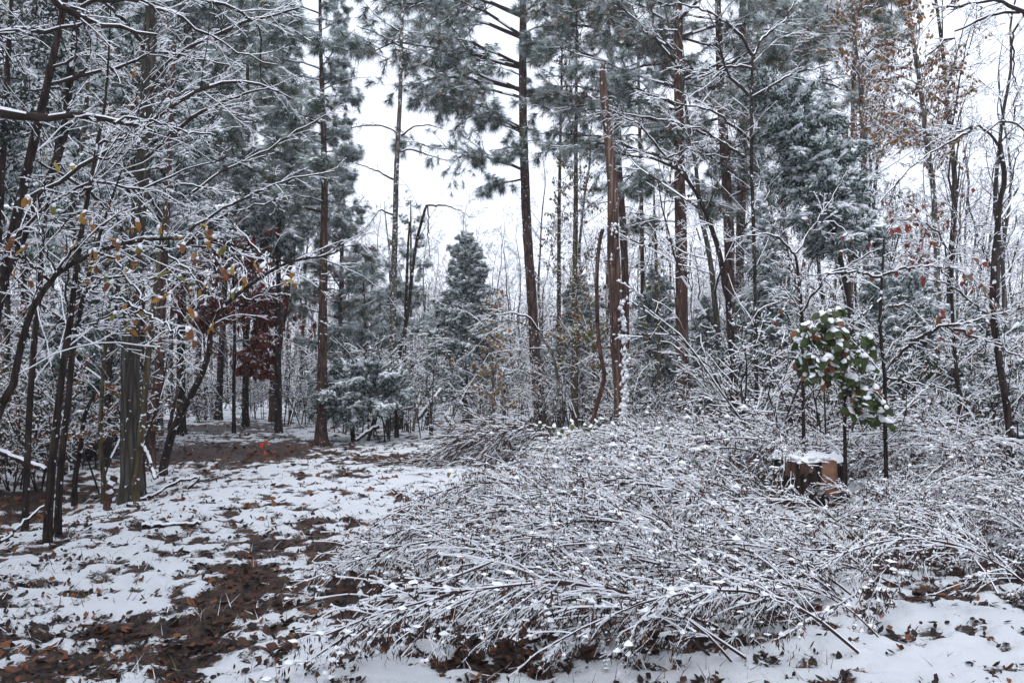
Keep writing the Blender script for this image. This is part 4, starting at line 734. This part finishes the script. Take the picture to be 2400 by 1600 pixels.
CANE = [cane(L, 700 + i, ld, hg, th) for i, (L, ld, hg, th) in enumerate([(1.5, 1, .42, .006), (1.8, 1, .36, .007), (2.1, .9, .34, .008), (2.4, 1, .30, .009), (1.2, 1.1, .5, .005), (1.6, .4, .45, .007), (2.0, 1, .40, .007), (1.0, 1.2, .5, .005), (2.9, .9, .26, .009), (2.6, 1, .30, .008), (2.2, .8, .34, .008)])]
BUSH = [  # px, Y, canes, mean azimuth (deg), spread (deg), scale, label
    (1560, 5.9, 26, 194, 26, .82, 'nearest bowed brush clump reaching down to the leafy path'),
    (1780, 5.0, 24, 197, 22, .78, 'bowed brush with long bare canes at the bottom centre right'),
    (1930, 5.9, 20, 192, 26, .75, 'snowy brush clump above the bare snow at bottom right'),
    (1420, 7.3, 24, 188, 32, .8, 'bowed brush with blackened hanging leaves at the left tip of the thicket'),
    (1600, 7.2, 26, 190, 40, .85, 'dense bowed brush mound in the middle of the thicket'),
    (1690, 7.3, 20, 190, 40, .9, 'snow loaded brush in front and left of the cut stump'),
    (2120, 7.2, 20, 20, 60, .75, 'snow loaded brush in front and right of the cut stump'),
    (2330, 6.7, 18, 60, 70, .75, 'arching brush at the right edge with dead brown leaves'),
    (2460, 5.5, 12, 110, 50, .75, 'brush leaning in at the lower right corner'),
    (1440, 9.0, 20, 190, 50, .7, 'low brush behind the left tip of the thicket'),
    (1660, 9.2, 22, 185, 50, .8, 'brush mound left of and behind the cut stump'),
    (1560, 11.2, 20, 185, 80, 1.0, 'snowy brush in front of the peeled snag'),
    (1760, 10.8, 24, 180, 80, 1.2, 'high white brush below the leaning bare tree'),
    (1890, 10.4, 26, 150, 55, 1.15, 'white brush rising behind the cut stump'),
    (2110, 9.9, 26, 85, 60, 1.15, 'white brush right of and behind the cut stump'),
    (2330, 9.2, 18, 180, 90, .95, 'white brush beside the knotty broken trunk'),
    (1975, 9.5, 5, 200, 20, .5, 'sparse snowy twigs drooping over the cut stump'),
    (1660, 13.5, 16, 185, 90, 1.05, 'farthest white brush before the reddish pine')]
def add_canes(t, base, cnt, az, sp, sc, rad=.45, nc_=8):
    for k in range(cnt):
        wdm, fom, L = CANE[rng.integers(nc_)]
        a = math.radians(az + rng.normal() * sp * .75); r = 1.8 * rad * rng.random() ** .5; q = rng.uniform(0, 6.28)
        x, y = base[0] + r * math.cos(q), base[1] + r * math.sin(q)
        o = link('cane', wdm, t, (x - base[0], y - base[1], float(gz(x, y)) - base[2] + rng.uniform(-.03, .02)), (rng.normal() * .15, rng.uniform(-.10, .12), a), sc * rng.uniform(.75, 1.15))
        tag(link('foliage', fom, o), kind='stuff')
for px, Y, cnt, az, sp, sc, label in BUSH:
    reseed('bush' + label); b0 = gpt(px, Y)
    t = thing('brush_clump', label, 'shrub', b0, 'bowed brush clumps of the thicket'); add_canes(t, b0, cnt, az, sp, sc, .45, 11 if px < 1800 and Y < 10 else 8)
reseed(777); mb = MB()      # low dead weeds under and between the clumps
N = 6800; Y = rng.uniform(4.6, 12, N); px = 900 + rng.random(N) * 1550; x = PX(px, Y); k = (px > 930 + 300 * sstep(8.5, 11, Y) + 120 * (Y < 5.4) + 90 * rng.random(N)) & ~((abs(px - 1893) < 130) & (Y > 7.2) & (Y < 9.6)) & ~((Y < 5.9) & (px > 1650)); x, Y = x[k], Y[k]; N = len(x)
s = np.linspace(0, 1, 4); a = rng.uniform(0, 6.28, N); h = rng.uniform(.08, .34, N); le = rng.uniform(.1, .9, N) * h
A = np.stack([x[:, None] + le[:, None] * np.cos(a)[:, None] * s ** 2, Y[:, None] + le[:, None] * np.sin(a)[:, None] * s ** 2, gz(x, Y)[:, None] + h[:, None] * (1.25 * s - .35 * s ** 2)], -1)
tubes(mb, A, np.full((N, 4), .0024), 4, 1, .8, minh=.006)
tip = A[:, 2:].reshape(-1, 3); tip = tip[rng.random(len(tip)) < .6]; K = len(tip); d = norm(np.stack([rng.normal(0, .5, K), rng.normal(0, .5, K), -np.ones(K)], -1))
blades(mb, tip, d, rng.uniform(.03, .06, K), rng.uniform(.006, .013, K), rng.choice([2, 2, 3], K)); pads(mb, tip[rng.random(K) < .5], .02, .012, 1, True)
tag(mb.obj('dead_weeds', [TWIGR, SNOW, LV['dark'], LV['brown']]), 'low snowy dead weeds covering the ground under the brush', 'weeds', kind='stuff')

# ---------------------------------------------------------------- leaves one can pick apart
def leaf_mesh(name, ln, wd_, mat, snow=.6, curl=.25, hang=1.0):
    """leaf hanging from its stalk at the origin along -Z, with a thick cap of snow on its upper part"""
    mb = MB(); s = np.linspace(0, 1, 7); w_ = wd_ * .5 * np.sin(np.pi * np.clip(s * .96 + .02, 0, 1)) ** .75
    z = -ln * s; y = -curl * ln * np.sin(s * 1.8) + rng.normal(0, .004, 7)
    V = []
    for i in range(7): V += [(-w_[i], y[i] + .18 * w_[i], z[i]), (0, y[i] - .12 * w_[i], z[i]), (w_[i], y[i] + .18 * w_[i], z[i])]
    q = []
    for i in range(6): q += [[3 * i, 3 * i + 1, 3 * i + 4, 3 * i + 3], [3 * i + 1, 3 * i + 2, 3 * i + 5, 3 * i + 4]]
    mb.add(V, q, 0)
    if snow > 0:
        k = max(2, int(round(6 * snow))); U_ = []
        for i in range(k + 1):
            th = .17 * wd_ * math.sin(math.pi * (i + .6) / (k + 1.2)) + .004; ww = w_[i] * rng.uniform(.7, 1.1) * (.45 if i == k else 1) + .004
            U_ += [(-ww, y[i] - .002, z[i] + .004), (-ww * .6, y[i] - th, z[i] + th * .6), (ww * .6, y[i] - th * rng.uniform(.7, 1.1), z[i] + th * .6), (ww, y[i] - .002, z[i] + .004)]
        q = [[4 * i + j, 4 * i + j + 1, 4 * i + j + 5, 4 * i + j + 4] for i in range(k) for j in range(3)] + [[0, 3, 2, 1], [4 * k, 4 * k + 1, 4 * k + 2, 4 * k + 3]]
        mb.add(U_, q, 1)
    return mb.mesh(name, [mat, SNOW], True)
reseed(800)
LEAF = {}
for nm in ['yellow', 'amber', 'rust', 'olive', 'red', 'darkgreen', 'green', 'tan']:
    LEAF[nm] = [leaf_mesh(nm + '_leaf', .088, .036, LV[nm], sn_, cu) for sn_, cu in [(.35, .3), (.5, .5), (.3, .2), (0, .35)]]
def put_leaves(t, b, spots, Y, cols, A, AR, scale=1.0, jit=.04, stalk_mat=TWIG, snowless=.2, extra=1):
    """leaves at photo spots, each on its own twig from the nearest limb"""
    mb = MB(); allp = A.reshape(-1, 3)
    for px, py in spots:
        c = P(px, py, Y) + rng.normal(0, jit, 3) * [.3, 1.5, .3]
        dd = np.linalg.norm((allp - c) * [1, .5, 1], axis=1); o = allp[np.argmin(dd + 9 * (allp[:, 2] < c[2] - .05) * .05)]
        mid = (o + c) / 2 + [0, 0, .18 * np.linalg.norm(o - c)]
        tw = resample(np.array([o, mid, c]), 8); tw[1:-1] += rng.normal(0, .008, (6, 3)); tubes(mb, tw, np.linspace(.0045, .002, 8), 6, 1, .95, minh=.006)
        for e in range(extra + int(rng.random() < .5)):
            col = cols[rng.integers(len(cols))]; v = 3 if rng.random() < snowless else rng.integers(0, 3)
            off = tw[-1 - min(e, 6)] + rng.normal(0, .006, 3)
            link('leaf', LEAF[col][v], t, off - b, (rng.normal() * .45 - .25, rng.normal() * .45, rng.uniform(-1.2, 1.2)), scale * rng.uniform(.75, 1.3))
    tag(mb.obj('twigs', [stalk_mat, SNOW], t, False, b), kind='stuff')
BT, BA, BAR, BB = hardwood('beech_tree', 'beech sapling arching in from the left edge with yellow and orange leaves', 'tree', [([(-60, 1330, 24), (-40, 1150, 22), (-20, 1020, 20)] + wd(PD([(0, 1190), (60, 1080), (100, 1010), (100, 940), (150, 720), (190, 600), (230, 530), (320, 400), (400, 330), (570, 250), (700, 200), (880, 165), (1000, 155), (1270, 155), (1420, 190), (1550, 235), (1690, 275), (1780, 310), (1850, 350)]), 18, 3), 6.5, 7.0),
    (wd(PD([(355, 350), (440, 230), (500, 170), (620, 90), (720, 20)]), 7, 3), 6.7, 6.9), (wd(PD([(300, 410), (230, 330), (110, 255), (0, 240)]), 7, 3), 6.7, 6.5), (wd(PD([(340, 370), (280, 230), (250, 150), (230, 60)]), 5, 2), 6.7, 6.6), (wd(PD([(600, 240), (700, 280), (760, 390), (850, 470), (880, 540)]), 6, 4), 6.8, 6.6), (wd(PD([(880, 600), (1000, 680), (1120, 770)]), 6, 3), 6.6, 6.4), (wd(PD([(880, 540), (880, 600), (800, 560), (690, 520), (550, 480)]), 6, 4), 6.6, 6.7), (wd(PD([(940, 165), (1040, 260), (1180, 390), (1280, 480), (1350, 580)]), 5, 2), 6.9, 6.7), (wd(PD([(1400, 190), (1440, 270), (1500, 350)]), 4, 2), 7, 6.9), (wd(PD([(850, 590), (800, 640), (790, 700)]), 5, 2), 6.6, 6.6)], BDARK, (4, 3), .26, t0=.3)
reseed(810)
spots = PD([(120, 180), (50, 140), (100, 340), (40, 330), (155, 400), (235, 380), (490, 10), (540, 30), (590, 60), (740, 150), (600, 230), (560, 290), (630, 300), (690, 250), (820, 280), (780, 330), (860, 360), (520, 430), (800, 460), (790, 500), (760, 600), (790, 640), (770, 700), (820, 700), (870, 700), (840, 560), (780, 540), (1060, 480), (1050, 370), (1090, 380), (1130, 600), (1170, 600), (1170, 440), (1140, 430), (1290, 160), (1340, 150), (1400, 215), (1310, 430), (1370, 350), (1410, 330), (1450, 360), (1500, 380), (1520, 420), (1470, 450), (1540, 270), (1630, 300), (1590, 300), (1800, 340), (1760, 420), (1840, 430), (1210, 740), (1220, 690), (1260, 680), (870, 200), (1030, 500), (640, 380), (690, 390), (210, 200), (440, 180), (400, 300), (1230, 60), (1280, 100), (1000, 90), (1190, 200), (1220, 270)])
spots += PA([(370, 1260), (490, 1310), (530, 1330), (590, 1360), (790, 1310), (820, 1380), (670, 1250), (560, 1230), (360, 980), (420, 990), (140, 1220), (210, 1500), (50, 1450), (1080, 1510), (730, 1470), (600, 1530), (440, 1480)])
put_leaves(BT, BB, spots, 6.7, ['yellow', 'amber', 'rust', 'rust', 'amber', 'olive'], BA, BAR, 1.1, .06, extra=1, snowless=.3)
reseed(811)
put_leaves(hs, b29, PF([(1250, 130), (1310, 80), (1320, 300), (1380, 290), (1430, 300), (1260, 310), (1550, 330), (1850, 465), (1800, 500), (1840, 510), (1900, 525), (1980, 580), (1960, 520), (1750, 710), (1820, 650), (1840, 650), (1880, 560), (1380, 80), (1460, 170), (1300, 50), (1520, 400), (1540, 600), (1700, 700), (1690, 320), (1820, 300), (1790, 380), (1600, 680), (1580, 720)]), 8.5, ['red', 'red', 'rust', 'red', 'tan'], A29, AR29, 1.25, .1, snowless=.4)
put_leaves(hs2, b30, PF([(800, 295), (870, 250), (1140, 180), (990, 340), (600, 650), (620, 580), (1020, 180), (770, 60)]), 9.5, ['red', 'rust'], A30, AR30, 1.1, .1)
reseed(812)
ET, EA, EAR, EB = hardwood('evergreen_shrub', 'evergreen shrub with large green leaves under thick snow above the cut stump', 'shrub', [([(1982, 1160, 9), (1980, 1010, 8), (1978, 900, 7), (1955, 820, 6), (1935, 740, 4)], 8.6), (wd([(1975, 890), (1920, 850), (1870, 840)], 4, 2), 8.6), (wd([(1968, 850), (2000, 800), (2030, 780)], 4, 2), 8.6), (wd([(1978, 930), (2010, 900), (2030, 880)], 4, 2), 8.6), (wd([(1955, 820), (1900, 770), (1880, 760)], 4, 2), 8.6)], BDARK, (3, 2), .25)
sp = cr(1800, 680, [(410, 130), (510, 120), (340, 180), (250, 260), (470, 200), (560, 240), (330, 290), (390, 320), (480, 350), (700, 310), (640, 380), (350, 420), (200, 480), (270, 500), (430, 540), (520, 480), (590, 500), (660, 480), (510, 580), (330, 450), (320, 600), (640, 640), (740, 650), (650, 700), (740, 730), (650, 810), (690, 880), (430, 450), (600, 590), (540, 620), (290, 310), (450, 270), (520, 420), (610, 450), (700, 380), (380, 500), (690, 530), (240, 540), (660, 760), (410, 230)], 3.015)
sp += [(1925 + 70 * r_ * math.cos(q_), 825 + 85 * r_ * math.sin(q_)) for r_, q_ in zip(rng.random(34) ** .6, rng.uniform(0, 6.28, 34))] + [(2020 + rng.normal() * 22, 940 + rng.normal() * 40) for _ in range(18)]
put_leaves(ET, EB, sp, 8.5, ['darkgreen', 'green', 'darkgreen', 'green', 'green', 'darkgreen', 'green', 'rust'], EA, EAR, 1.5, .09, snowless=.1, extra=3)
for o in [c for c in ET.children if c.name.startswith('leaf')]: o.scale = (o.scale[0] * 1.35, o.scale[1], o.scale[2])
reseed(813)
for label, px, py, Y, cols, n, h in [('low seedling with broad green leaves and snow caps right of the brush pile', 1335, 1040, 12.2, ['green', 'darkgreen'], 14, .8), ('second green leaved seedling nearer the peeled snag', 1395, 1050, 11.8, ['green', 'darkgreen', 'olive'], 10, .7), ('tiny yellow green seedling in the snow left of the brush', 1085, 1140, 10.6, ['olive'], 5, .25)]:
    b0 = gpt(px, Y); t = thing('seedling', label, 'plant', b0); mb = MB()
    for k in range(n):
        a = rng.uniform(0, 6.28); l = h * rng.uniform(.5, 1.1); d = np.array([math.cos(a) * .6, math.sin(a) * .6, 1.0]); e = b0 + d * l
        tubes(mb, resample(np.array([b0, b0 + d * l * .5 + [0, 0, .05], e]), 6), np.linspace(.005, .002, 6), 6, 1)
        link('leaf', LEAF[cols[rng.integers(len(cols))]][rng.integers(0, 3)], t, e - b0, (rng.normal() * .4 - .4, rng.normal() * .3, rng.uniform(-1.5, 1.5)), (1.9, 1.4, 1.4))
    tag(mb.obj('stems', [TWIG, SNOW], t, False, b0), kind='stuff')

# ---------------------------------------------------------------- cut stump
reseed('stump'); b0 = gpt(1893, 9.0); ztop = P(1893, 1072, 9.0)[2] - b0[2]; t = thing('tree_stump', 'broad cut tree stump with a cap of snow and torn reddish bark', 'stump', b0)
n = 40; a = np.linspace(0, 2 * np.pi, n, endpoint=False); k = 12; zs = np.linspace(-.1, ztop, k)
prof = .36 + .10 * np.exp(-(zs + .1) / .16); w1 = 1 + .05 * np.sin(5 * a + 1) + .03 * np.sin(9 * a) ; rad = prof[:, None] * w1[None] * (1 + .02 * rng.normal(size=(k, n)))
V = np.stack([rad * np.cos(a), rad * np.sin(a) * .9, np.repeat(zs[:, None], n, 1)], -1)
mb = MB(); i = np.arange(k - 1)[:, None] * n; j = np.arange(n)[None]; j2 = (j + 1) % n
mb.add(V.reshape(-1, 3), np.stack([i + j, i + j2, i + n + j2, i + n + j], -1).reshape(-1, 4)); mb.add(np.vstack([V[-1], [[0, 0, ztop]]]), t=[[x_, (x_ + 1) % n, n] for x_ in range(n)])
mb.obj('trunk', [BDARK], t, True)
def plate(a0, a1, z0, z1, mat, name, off=.008):
    aa = np.linspace(a0, a1, 8); zz_ = np.linspace(z0, z1, 8); g = np.array([[((.372 + .10 * math.exp(-(z + .1) / .16) + off + rng.normal() * .004) * (1 + .05 * math.sin(5 * q + 1) + .03 * math.sin(9 * q)) * math.cos(q), (.372 + .10 * math.exp(-(z + .1) / .16) + off + rng.normal() * .004) * (1 + .05 * math.sin(5 * q + 1) + .03 * math.sin(9 * q)) * math.sin(q) * .9, z + rng.normal() * .006) for q in aa] for z in zz_])
    g[0, :, 2] += rng.normal(0, .03, 8); m_ = MB(); inner = g * [.93, .93, 1]
    i_ = np.arange(7)[:, None] * 8 + np.arange(7)[None]; m_.add(g.reshape(-1, 3), np.stack([i_, i_ + 1, i_ + 9, i_ + 8], -1).reshape(-1, 4))
    rim = list(range(8)) + [8 * q + 7 for q in range(1, 8)] + [56 + q for q in range(6, -1, -1)] + [8 * q for q in range(6, 0, -1)]
    gi = np.vstack([g.reshape(-1, 3), inner.reshape(-1, 3)]); m_.add(gi, [[rim[q], 64 + rim[q], 64 + rim[(q + 1) % 28], rim[(q + 1) % 28]] for q in range(28)])
    m_.obj(name, [mat], t, True)
plate(-1.52, -1.12, .12, ztop + .005, simple('bare_stump_wood', [(.3, (.20, .10, .065)), (.7, (.34, .18, .12))], 14, .8, .2, .4), 'peeled_wood', .012)
plate(-2.75, -2.25, .28, ztop - .02, BSNAG, 'bark_plate'); plate(-2.15, -1.75, .34, ztop - .01, BSNAG, 'bark_plate'); plate(-.75, -.2, .05, ztop - .03, BDARK, 'bark_plate')
ra, aa_ = np.meshgrid(np.linspace(0, 1, 10), np.linspace(0, 2 * np.pi, 41)); ed = 1 + .07 * vnoise(np.cos(aa_) * 3 + 20, np.sin(aa_) * 3, 7); sx, sy = ra * ed * np.cos(aa_), ra * ed * np.sin(aa_); sz = np.sqrt(np.clip(1 - ra ** 2, 0, 1)) * .6 * (.025 + .07 * vnoise(sx * 4 + 9, sy * 4, 3) + .03 * vnoise(sx * 11, sy * 11, 4)) - .03 * (ra > .98) * vnoise(aa_ * 4, aa_ * 0, 2)
V = np.stack([sx * .385, sy * .35, ztop + sz + .004], -1).reshape(-1, 3); q = [[r * 10 + c, r * 10 + c + 1, (r + 1) * 10 + c + 1, (r + 1) * 10 + c] for r in range(40) for c in range(9)]
mb = MB(); mb.add(V, q); mb.obj('snow_cap', [SNOW], t, True)
mb = MB(); q_ = rng.uniform(0, 6.28, 26); pads(mb, np.stack([.35 * np.cos(q_), .32 * np.sin(q_), ztop + rng.uniform(-.02, .03, 26)], -1), .06, .035, 0); tag(mb.obj('snow_lumps', [SNOW], t, True), kind='stuff')

# ---------------------------------------------------------------- brush pile, fallen wood, marker flags
reseed('pile'); b0 = gpt(1195, 13.2); t = thing('brush_pile', 'heap of fine grey cut branches at the edge of the clearing', 'brush pile', b0)
for k in range(36):
    L = rng.uniform(1.0, 1.9); x0 = rng.uniform(-.2, .75); y0 = rng.uniform(-.5, .5); h0 = rng.uniform(.25, .85); a = math.pi + rng.normal() * .35
    s = np.linspace(0, 1, 9); a += rng.normal() * .45; h0 *= .8; A = np.stack([x0 + L * s * math.cos(a), y0 + L * s * math.sin(a), np.maximum(h0 + .25 * L * s - .75 * L * s * s, .03)], -1)[None] + rng.normal(0, .012, (1, 9, 3)); AR = np.linspace(rng.uniform(.006, .015), .003, 9)[None]; A = A + np.cumsum(rng.normal(0, .012, (1, 9, 3)), 1)
    B, BR = grow(A, AR, 26, (.1, 1), (10, 40), .55, 6, grav=.07, wob=.08, rf=.5, rmin=.003); C, CR = grow(B, BR, 3, (.2, 1), (12, 40), .5, 4, grav=.06, wob=.12, rf=.7, rmin=.0022)
    for q in (B, C): q[..., 2] = np.maximum(q[..., 2], .01)
    mb = MB(); tubes(mb, A, AR, 6, .8, .5); tubes(mb, B, BR, 4, .6, .42); tubes(mb, C, CR, 4, .6, .4); mb.obj('branch', [TWIGR, SNOW], t)
def log(label, name, pts, Y0, Y1, mat, cat='log', snow=1.3, side=None, cov=.97):
    reseed('log' + label); W, R = drawn(pts, Y0, Y1); q = resample(np.column_stack([W, R]), 18)
    for k_ in range(18):
        g = float(gz(q[k_, 0], q[k_, 1])) + q[k_, 3] * .6
        if q[k_, 2] < g: q[k_, 2] = g
    b0 = q[0, :3].copy(); t = thing(name, label, cat, b0); q[1:-1, :3] += rng.normal(0, .008, (16, 3))
    mb = MB(); tubes(mb, q[:, :3], q[:, 3], 8, snow, cov, minh=.012, rel=.5)
    mb.add(q[0, :3] + np.array([[0, 0, 0]]), None)
    mb.obj('stem', [mat, SNOW], t, True, b0)
    for sd in side or []:
        w_, r_ = drawn(sd, (Y0 + (Y1 or Y0)) / 2); q2 = resample(np.column_stack([w_, r_]), 10); m2 = MB(); tubes(m2, q2[:, :3], q2[:, 3], 8, snow, cov, minh=.01, rel=.5); m2.obj('limb', [mat, SNOW], t, True, b0)
    return t
log('forked snowy branch lying on the snow right of the thick grey trunk', 'fallen_branch', wd(PG([(780, 530), (860, 450), (960, 410), (1090, 340), (1220, 315)]), 6, 4), 9.8, 11.2, BDARK, 'branch', side=[wd(PG([(950, 440), (1020, 470)]), 6, 5), wd(PG([(940, 440), (880, 540)]), 4, 3), wd(PG([(1220, 318), (1190, 350), (1150, 380)]), 5, 5)])
log('snow covered log lying flat in the clearing on the left', 'fallen_log', wd(PG([(870, 655), (1000, 640), (1100, 648), (1230, 632)]), 9, 8), 7.9, 8.0, BDARK)
log('snowy log slanting down through the dark thicket at the left edge', 'fallen_log', wd([(-60, 1040)] + PG([(0, 160), (120, 210), (280, 270)]), 12, 10), 10.6, 10.2, BDARK)
log('thin snowy pole leaning in the ground left of the front sapling', 'fallen_branch', wd(PG([(0, 710), (120, 610), (250, 500), (370, 400)]), 5, 3), 7.2, 8.6, BDARK, 'branch')
log('white snow covered fallen limb standing up left of the central cedar', 'fallen_branch', wd(PE([(440, 1330), (460, 1200), (480, 1120)]), 7, 6), 17.5, 17.8, BPALE, 'branch', 2)
log('white snow covered fallen trunk slanting up toward the central cedar', 'fallen_log', wd(PE([(470, 1260), (560, 1150), (610, 1080)]), 9, 7), 18, 18.6, BPALE, 'log', 2, side=[wd(PE([(350, 1290), (370, 1210), (440, 1190)]), 5, 4)])
log('short snowy log slanting down right of the white fallen trunk', 'fallen_log', wd(PE([(640, 1250), (700, 1320)]), 8, 8), 18.2, 17.5, BPALE, 'log', 2)
log('pinkish cut log end lying right of the brush pile', 'fallen_log', wd(PE([(1290, 1470), (1400, 1475), (1470, 1480)]), 14, 13), 12.3, 12.2, BSNAG)
log('long snowy branch lying low at the right edge', 'fallen_branch', wd(PI([(1480, 390), (1700, 420), (1850, 425), (2000, 400), (2091, 370)]), 6, 8), 9.2, 8.6, BDARK, 'branch')
log('short cut post leaning beside the thick grey trunk', 'cut_post', [(248, 1198, 17), (256, 1153, 16), (268, 1118, 17)], 9.6, 9.6, BRIGHT, 'post', 1.0)
log('snow covered root snaking out from the thick grey trunk', 'surface_root', wd(PD([(865, 1360), (890, 1450), (920, 1540)]) + PG([(950, 320)]), 9, 8), 10.2, 10.0, BGREY, 'root', 1.6)
log('long bowed cane arching to the ground at the bottom right of centre', 'fallen_branch', wd(PI([(-420, 1290), (-300, 1180), (-120, 1120), (20, 1160), (200, 1220), (350, 1320), (480, 1430)]), 6, 4), 4.7, 4.5, TWIGR, 'branch', 1.0)
b0 = gpt(822, 17.2); t = cedar('cedar crushed into a drooping heap under snow at the back of the clearing', 830, 17.2, 1.6, 1.15, low=.25, cnt=70, trunkpts=[(826, 1030, 10), (828, 980, 9), (836, 930, 8), (858, 900, 7), (885, 905, 5), (910, 930, 3)], pw=.4)
log('dark broken stub slanting out of the crushed cedar', 'fallen_log', wd(PE([(90, 1390), (160, 1340), (230, 1300)]), 8, 10), 16.6, 16.8, BDARK, 'log', .6)
FLAGM = simple('orange_flagging', [(.3, (.75, .07, .02)), (.7, (.85, .11, .04))], 5, .5, .3)
for label, px, py, Y, s_ in [('left orange marker flag on a wire in the brown leaf patch', 610, 1042, 15.4, 1), ('right orange marker flag on a wire in the brown leaf patch', 622, 1036, 15.9, 1), ('orange marker flag in the brush left of the brush pile', 1093, 1003, 15, 1), ('orange marker flag low in front of the pair of flags', 620, 1062, 14.6, .7)]:
    reseed('flag' + label); b0 = gpt(px, Y); zt = max(P(px, py, Y)[2] - b0[2], .04) + .05; t = thing('marker_flag', label, 'flag', b0); mb = MB()
    tubes(mb, np.array([[0, 0, -.03], [.003, 0, zt / 2], [0, .003, zt]])[None], np.full((1, 3), .003), 6, 0); mb.obj('wire', [TWIGG, SNOW], t, True)
    u = np.linspace(0, 1, 6); g = np.array([[(.07 * c * s_, .012 * math.sin(5 * c + r * 2), zt - .10 * r * s_ - .015 * c) for c in u] for r in (0, .5, 1)]); mb = MB(); i_ = np.arange(2)[:, None] * 6 + np.arange(5)[None]
    mb.add(g.reshape(-1, 3), np.stack([i_, i_ + 1, i_ + 7, i_ + 6], -1).reshape(-1, 4)); mb.obj('flag', [FLAGM], t, True)

# dark glossy evergreen in the top left corner
reseed('holly'); b0 = gpt(-40, 9.5); t = thing('holly_tree', 'dark glossy leaved evergreen in the top left corner', 'tree', b0); s = np.linspace(0, 1, 10)
W = b0 + np.stack([.2 * s, .1 * s, 6.8 * s], -1); mb, p, r = trunk_mesh(W, .09 * (1 - .8 * s), BDARK, 10); mb.obj('trunk', [BDARK], t, True, b0)
B, BR = grow(W[None], (.09 * (1 - .8 * s))[None], 34, (.55, 1), (50, 85), .17, 7, wob=.14, rf=.25, rmin=.006, tip=.3); C, CR = grow(B, BR, 7, (.2, 1), (30, 65), .5, 5, wob=.16, rmin=.004)
mb = MB(); tubes(mb, B, BR, 4); tubes(mb, C, CR, 4); src = C[:, 1:].reshape(-1, 3); src = np.repeat(src, 7, 0) + rng.normal(0, .03, (7 * len(src), 3)); K = len(src); d = norm(rng.normal(size=(K, 3)) + [0, 0, -.5])
blades(mb, src, d, rng.uniform(.05, .09, K), rng.uniform(.022, .04, K), rng.choice([2, 2, 2, 2, 2, 1], K)); tag(mb.obj('foliage', [TWIG, SNOW, MGRN], t, False, b0), kind='stuff')

# the wood goes on behind and beside the photographer: unseen pine crowns in one mass, added to hold back sky light
reseed('round'); mb = MB()
for k in range(50):
    a = rng.uniform(math.radians(128), math.radians(412)); d0 = rng.uniform(5, 17); x, y = d0 * math.cos(a), d0 * math.sin(a)
    if y > 0 and abs(x) < .85 * y + 3.0: continue
    h = rng.uniform(12, 17); s = np.linspace(0, 1, 6); A = np.stack([x + rng.normal(0, .2) * s, y + 0 * s, float(gz(x, y)) + h * s], -1)[None]; AR = (.16 * (1 - .85 * s))[None]; tubes(mb, A, AR, 6, 0)
    B, BR = grow(A, AR, 22, (.35, 1), (60, 95), .24, 5, wob=.1, rf=.25, rmin=.01, tip=.5); tubes(mb, B, BR, 4); src = B[:, 1:].reshape(-1, 3); src = np.repeat(src, 9, 0) + rng.normal(0, .28, (9 * len(src), 3)); K = len(src)
    blades(mb, src, norm(rng.normal(size=(K, 3))), rng.uniform(.25, .5, K), rng.uniform(.10, .2, K), rng.choice([2, 2, 3], K))
tag(mb.obj('unseen_shade_wood', [BPINE, SNOW, NGRN, NSNOW]), 'unseen pine wood added around the clearing to block sky light', 'wood', kind='stuff')

by = {}
for o in COL.objects:
    if o.parent is None and o.get('label'): by.setdefault(o['label'], []).append(o)
for lb, os_ in by.items():
    if len(os_) == 2 and len(lb.split()) < 16:
        os_.sort(key=lambda o: o.location.y)
        for o, wd_ in zip(os_, ('nearer', 'farther')): o['label'] = wd_ + ' ' + lb
    elif len(os_) == 3 and len(lb.split()) < 16:
        os_.sort(key=lambda o: o.location.y)
        for o, wd_ in zip(os_, ('nearest', 'middle', 'farthest')): o['label'] = wd_ + ' ' + lb
# ---------------------------------------------------------------- thin winter haze
mb = MB(); x0, x1, y0, y1, z0, z1 = -420, 420, -40, 400, -2.5, 24
mb.add([(x0, y0, z0), (x1, y0, z0), (x1, y1, z0), (x0, y1, z0), (x0, y0, z1), (x1, y0, z1), (x1, y1, z1), (x0, y1, z1)], [[3, 2, 1, 0], [4, 5, 6, 7], [0, 1, 5, 4], [1, 2, 6, 5], [2, 3, 7, 6], [3, 0, 4, 7]])
hm = bpy.data.materials.new('haze'); hm.use_nodes = True; ht = hm.node_tree; ht.nodes.clear()
ho = ht.nodes.new('ShaderNodeOutputMaterial'); hv = ht.nodes.new('ShaderNodeVolumePrincipled'); hv.inputs['Color'].default_value = (.9, .93, .97, 1); hv.inputs['Density'].default_value = .0016
ht.links.new(hv.outputs[0], ho.inputs['Volume'])
tag(mb.obj('haze', [hm]), 'thin pale winter haze hanging through the wood', 'haze', kind='stuff')
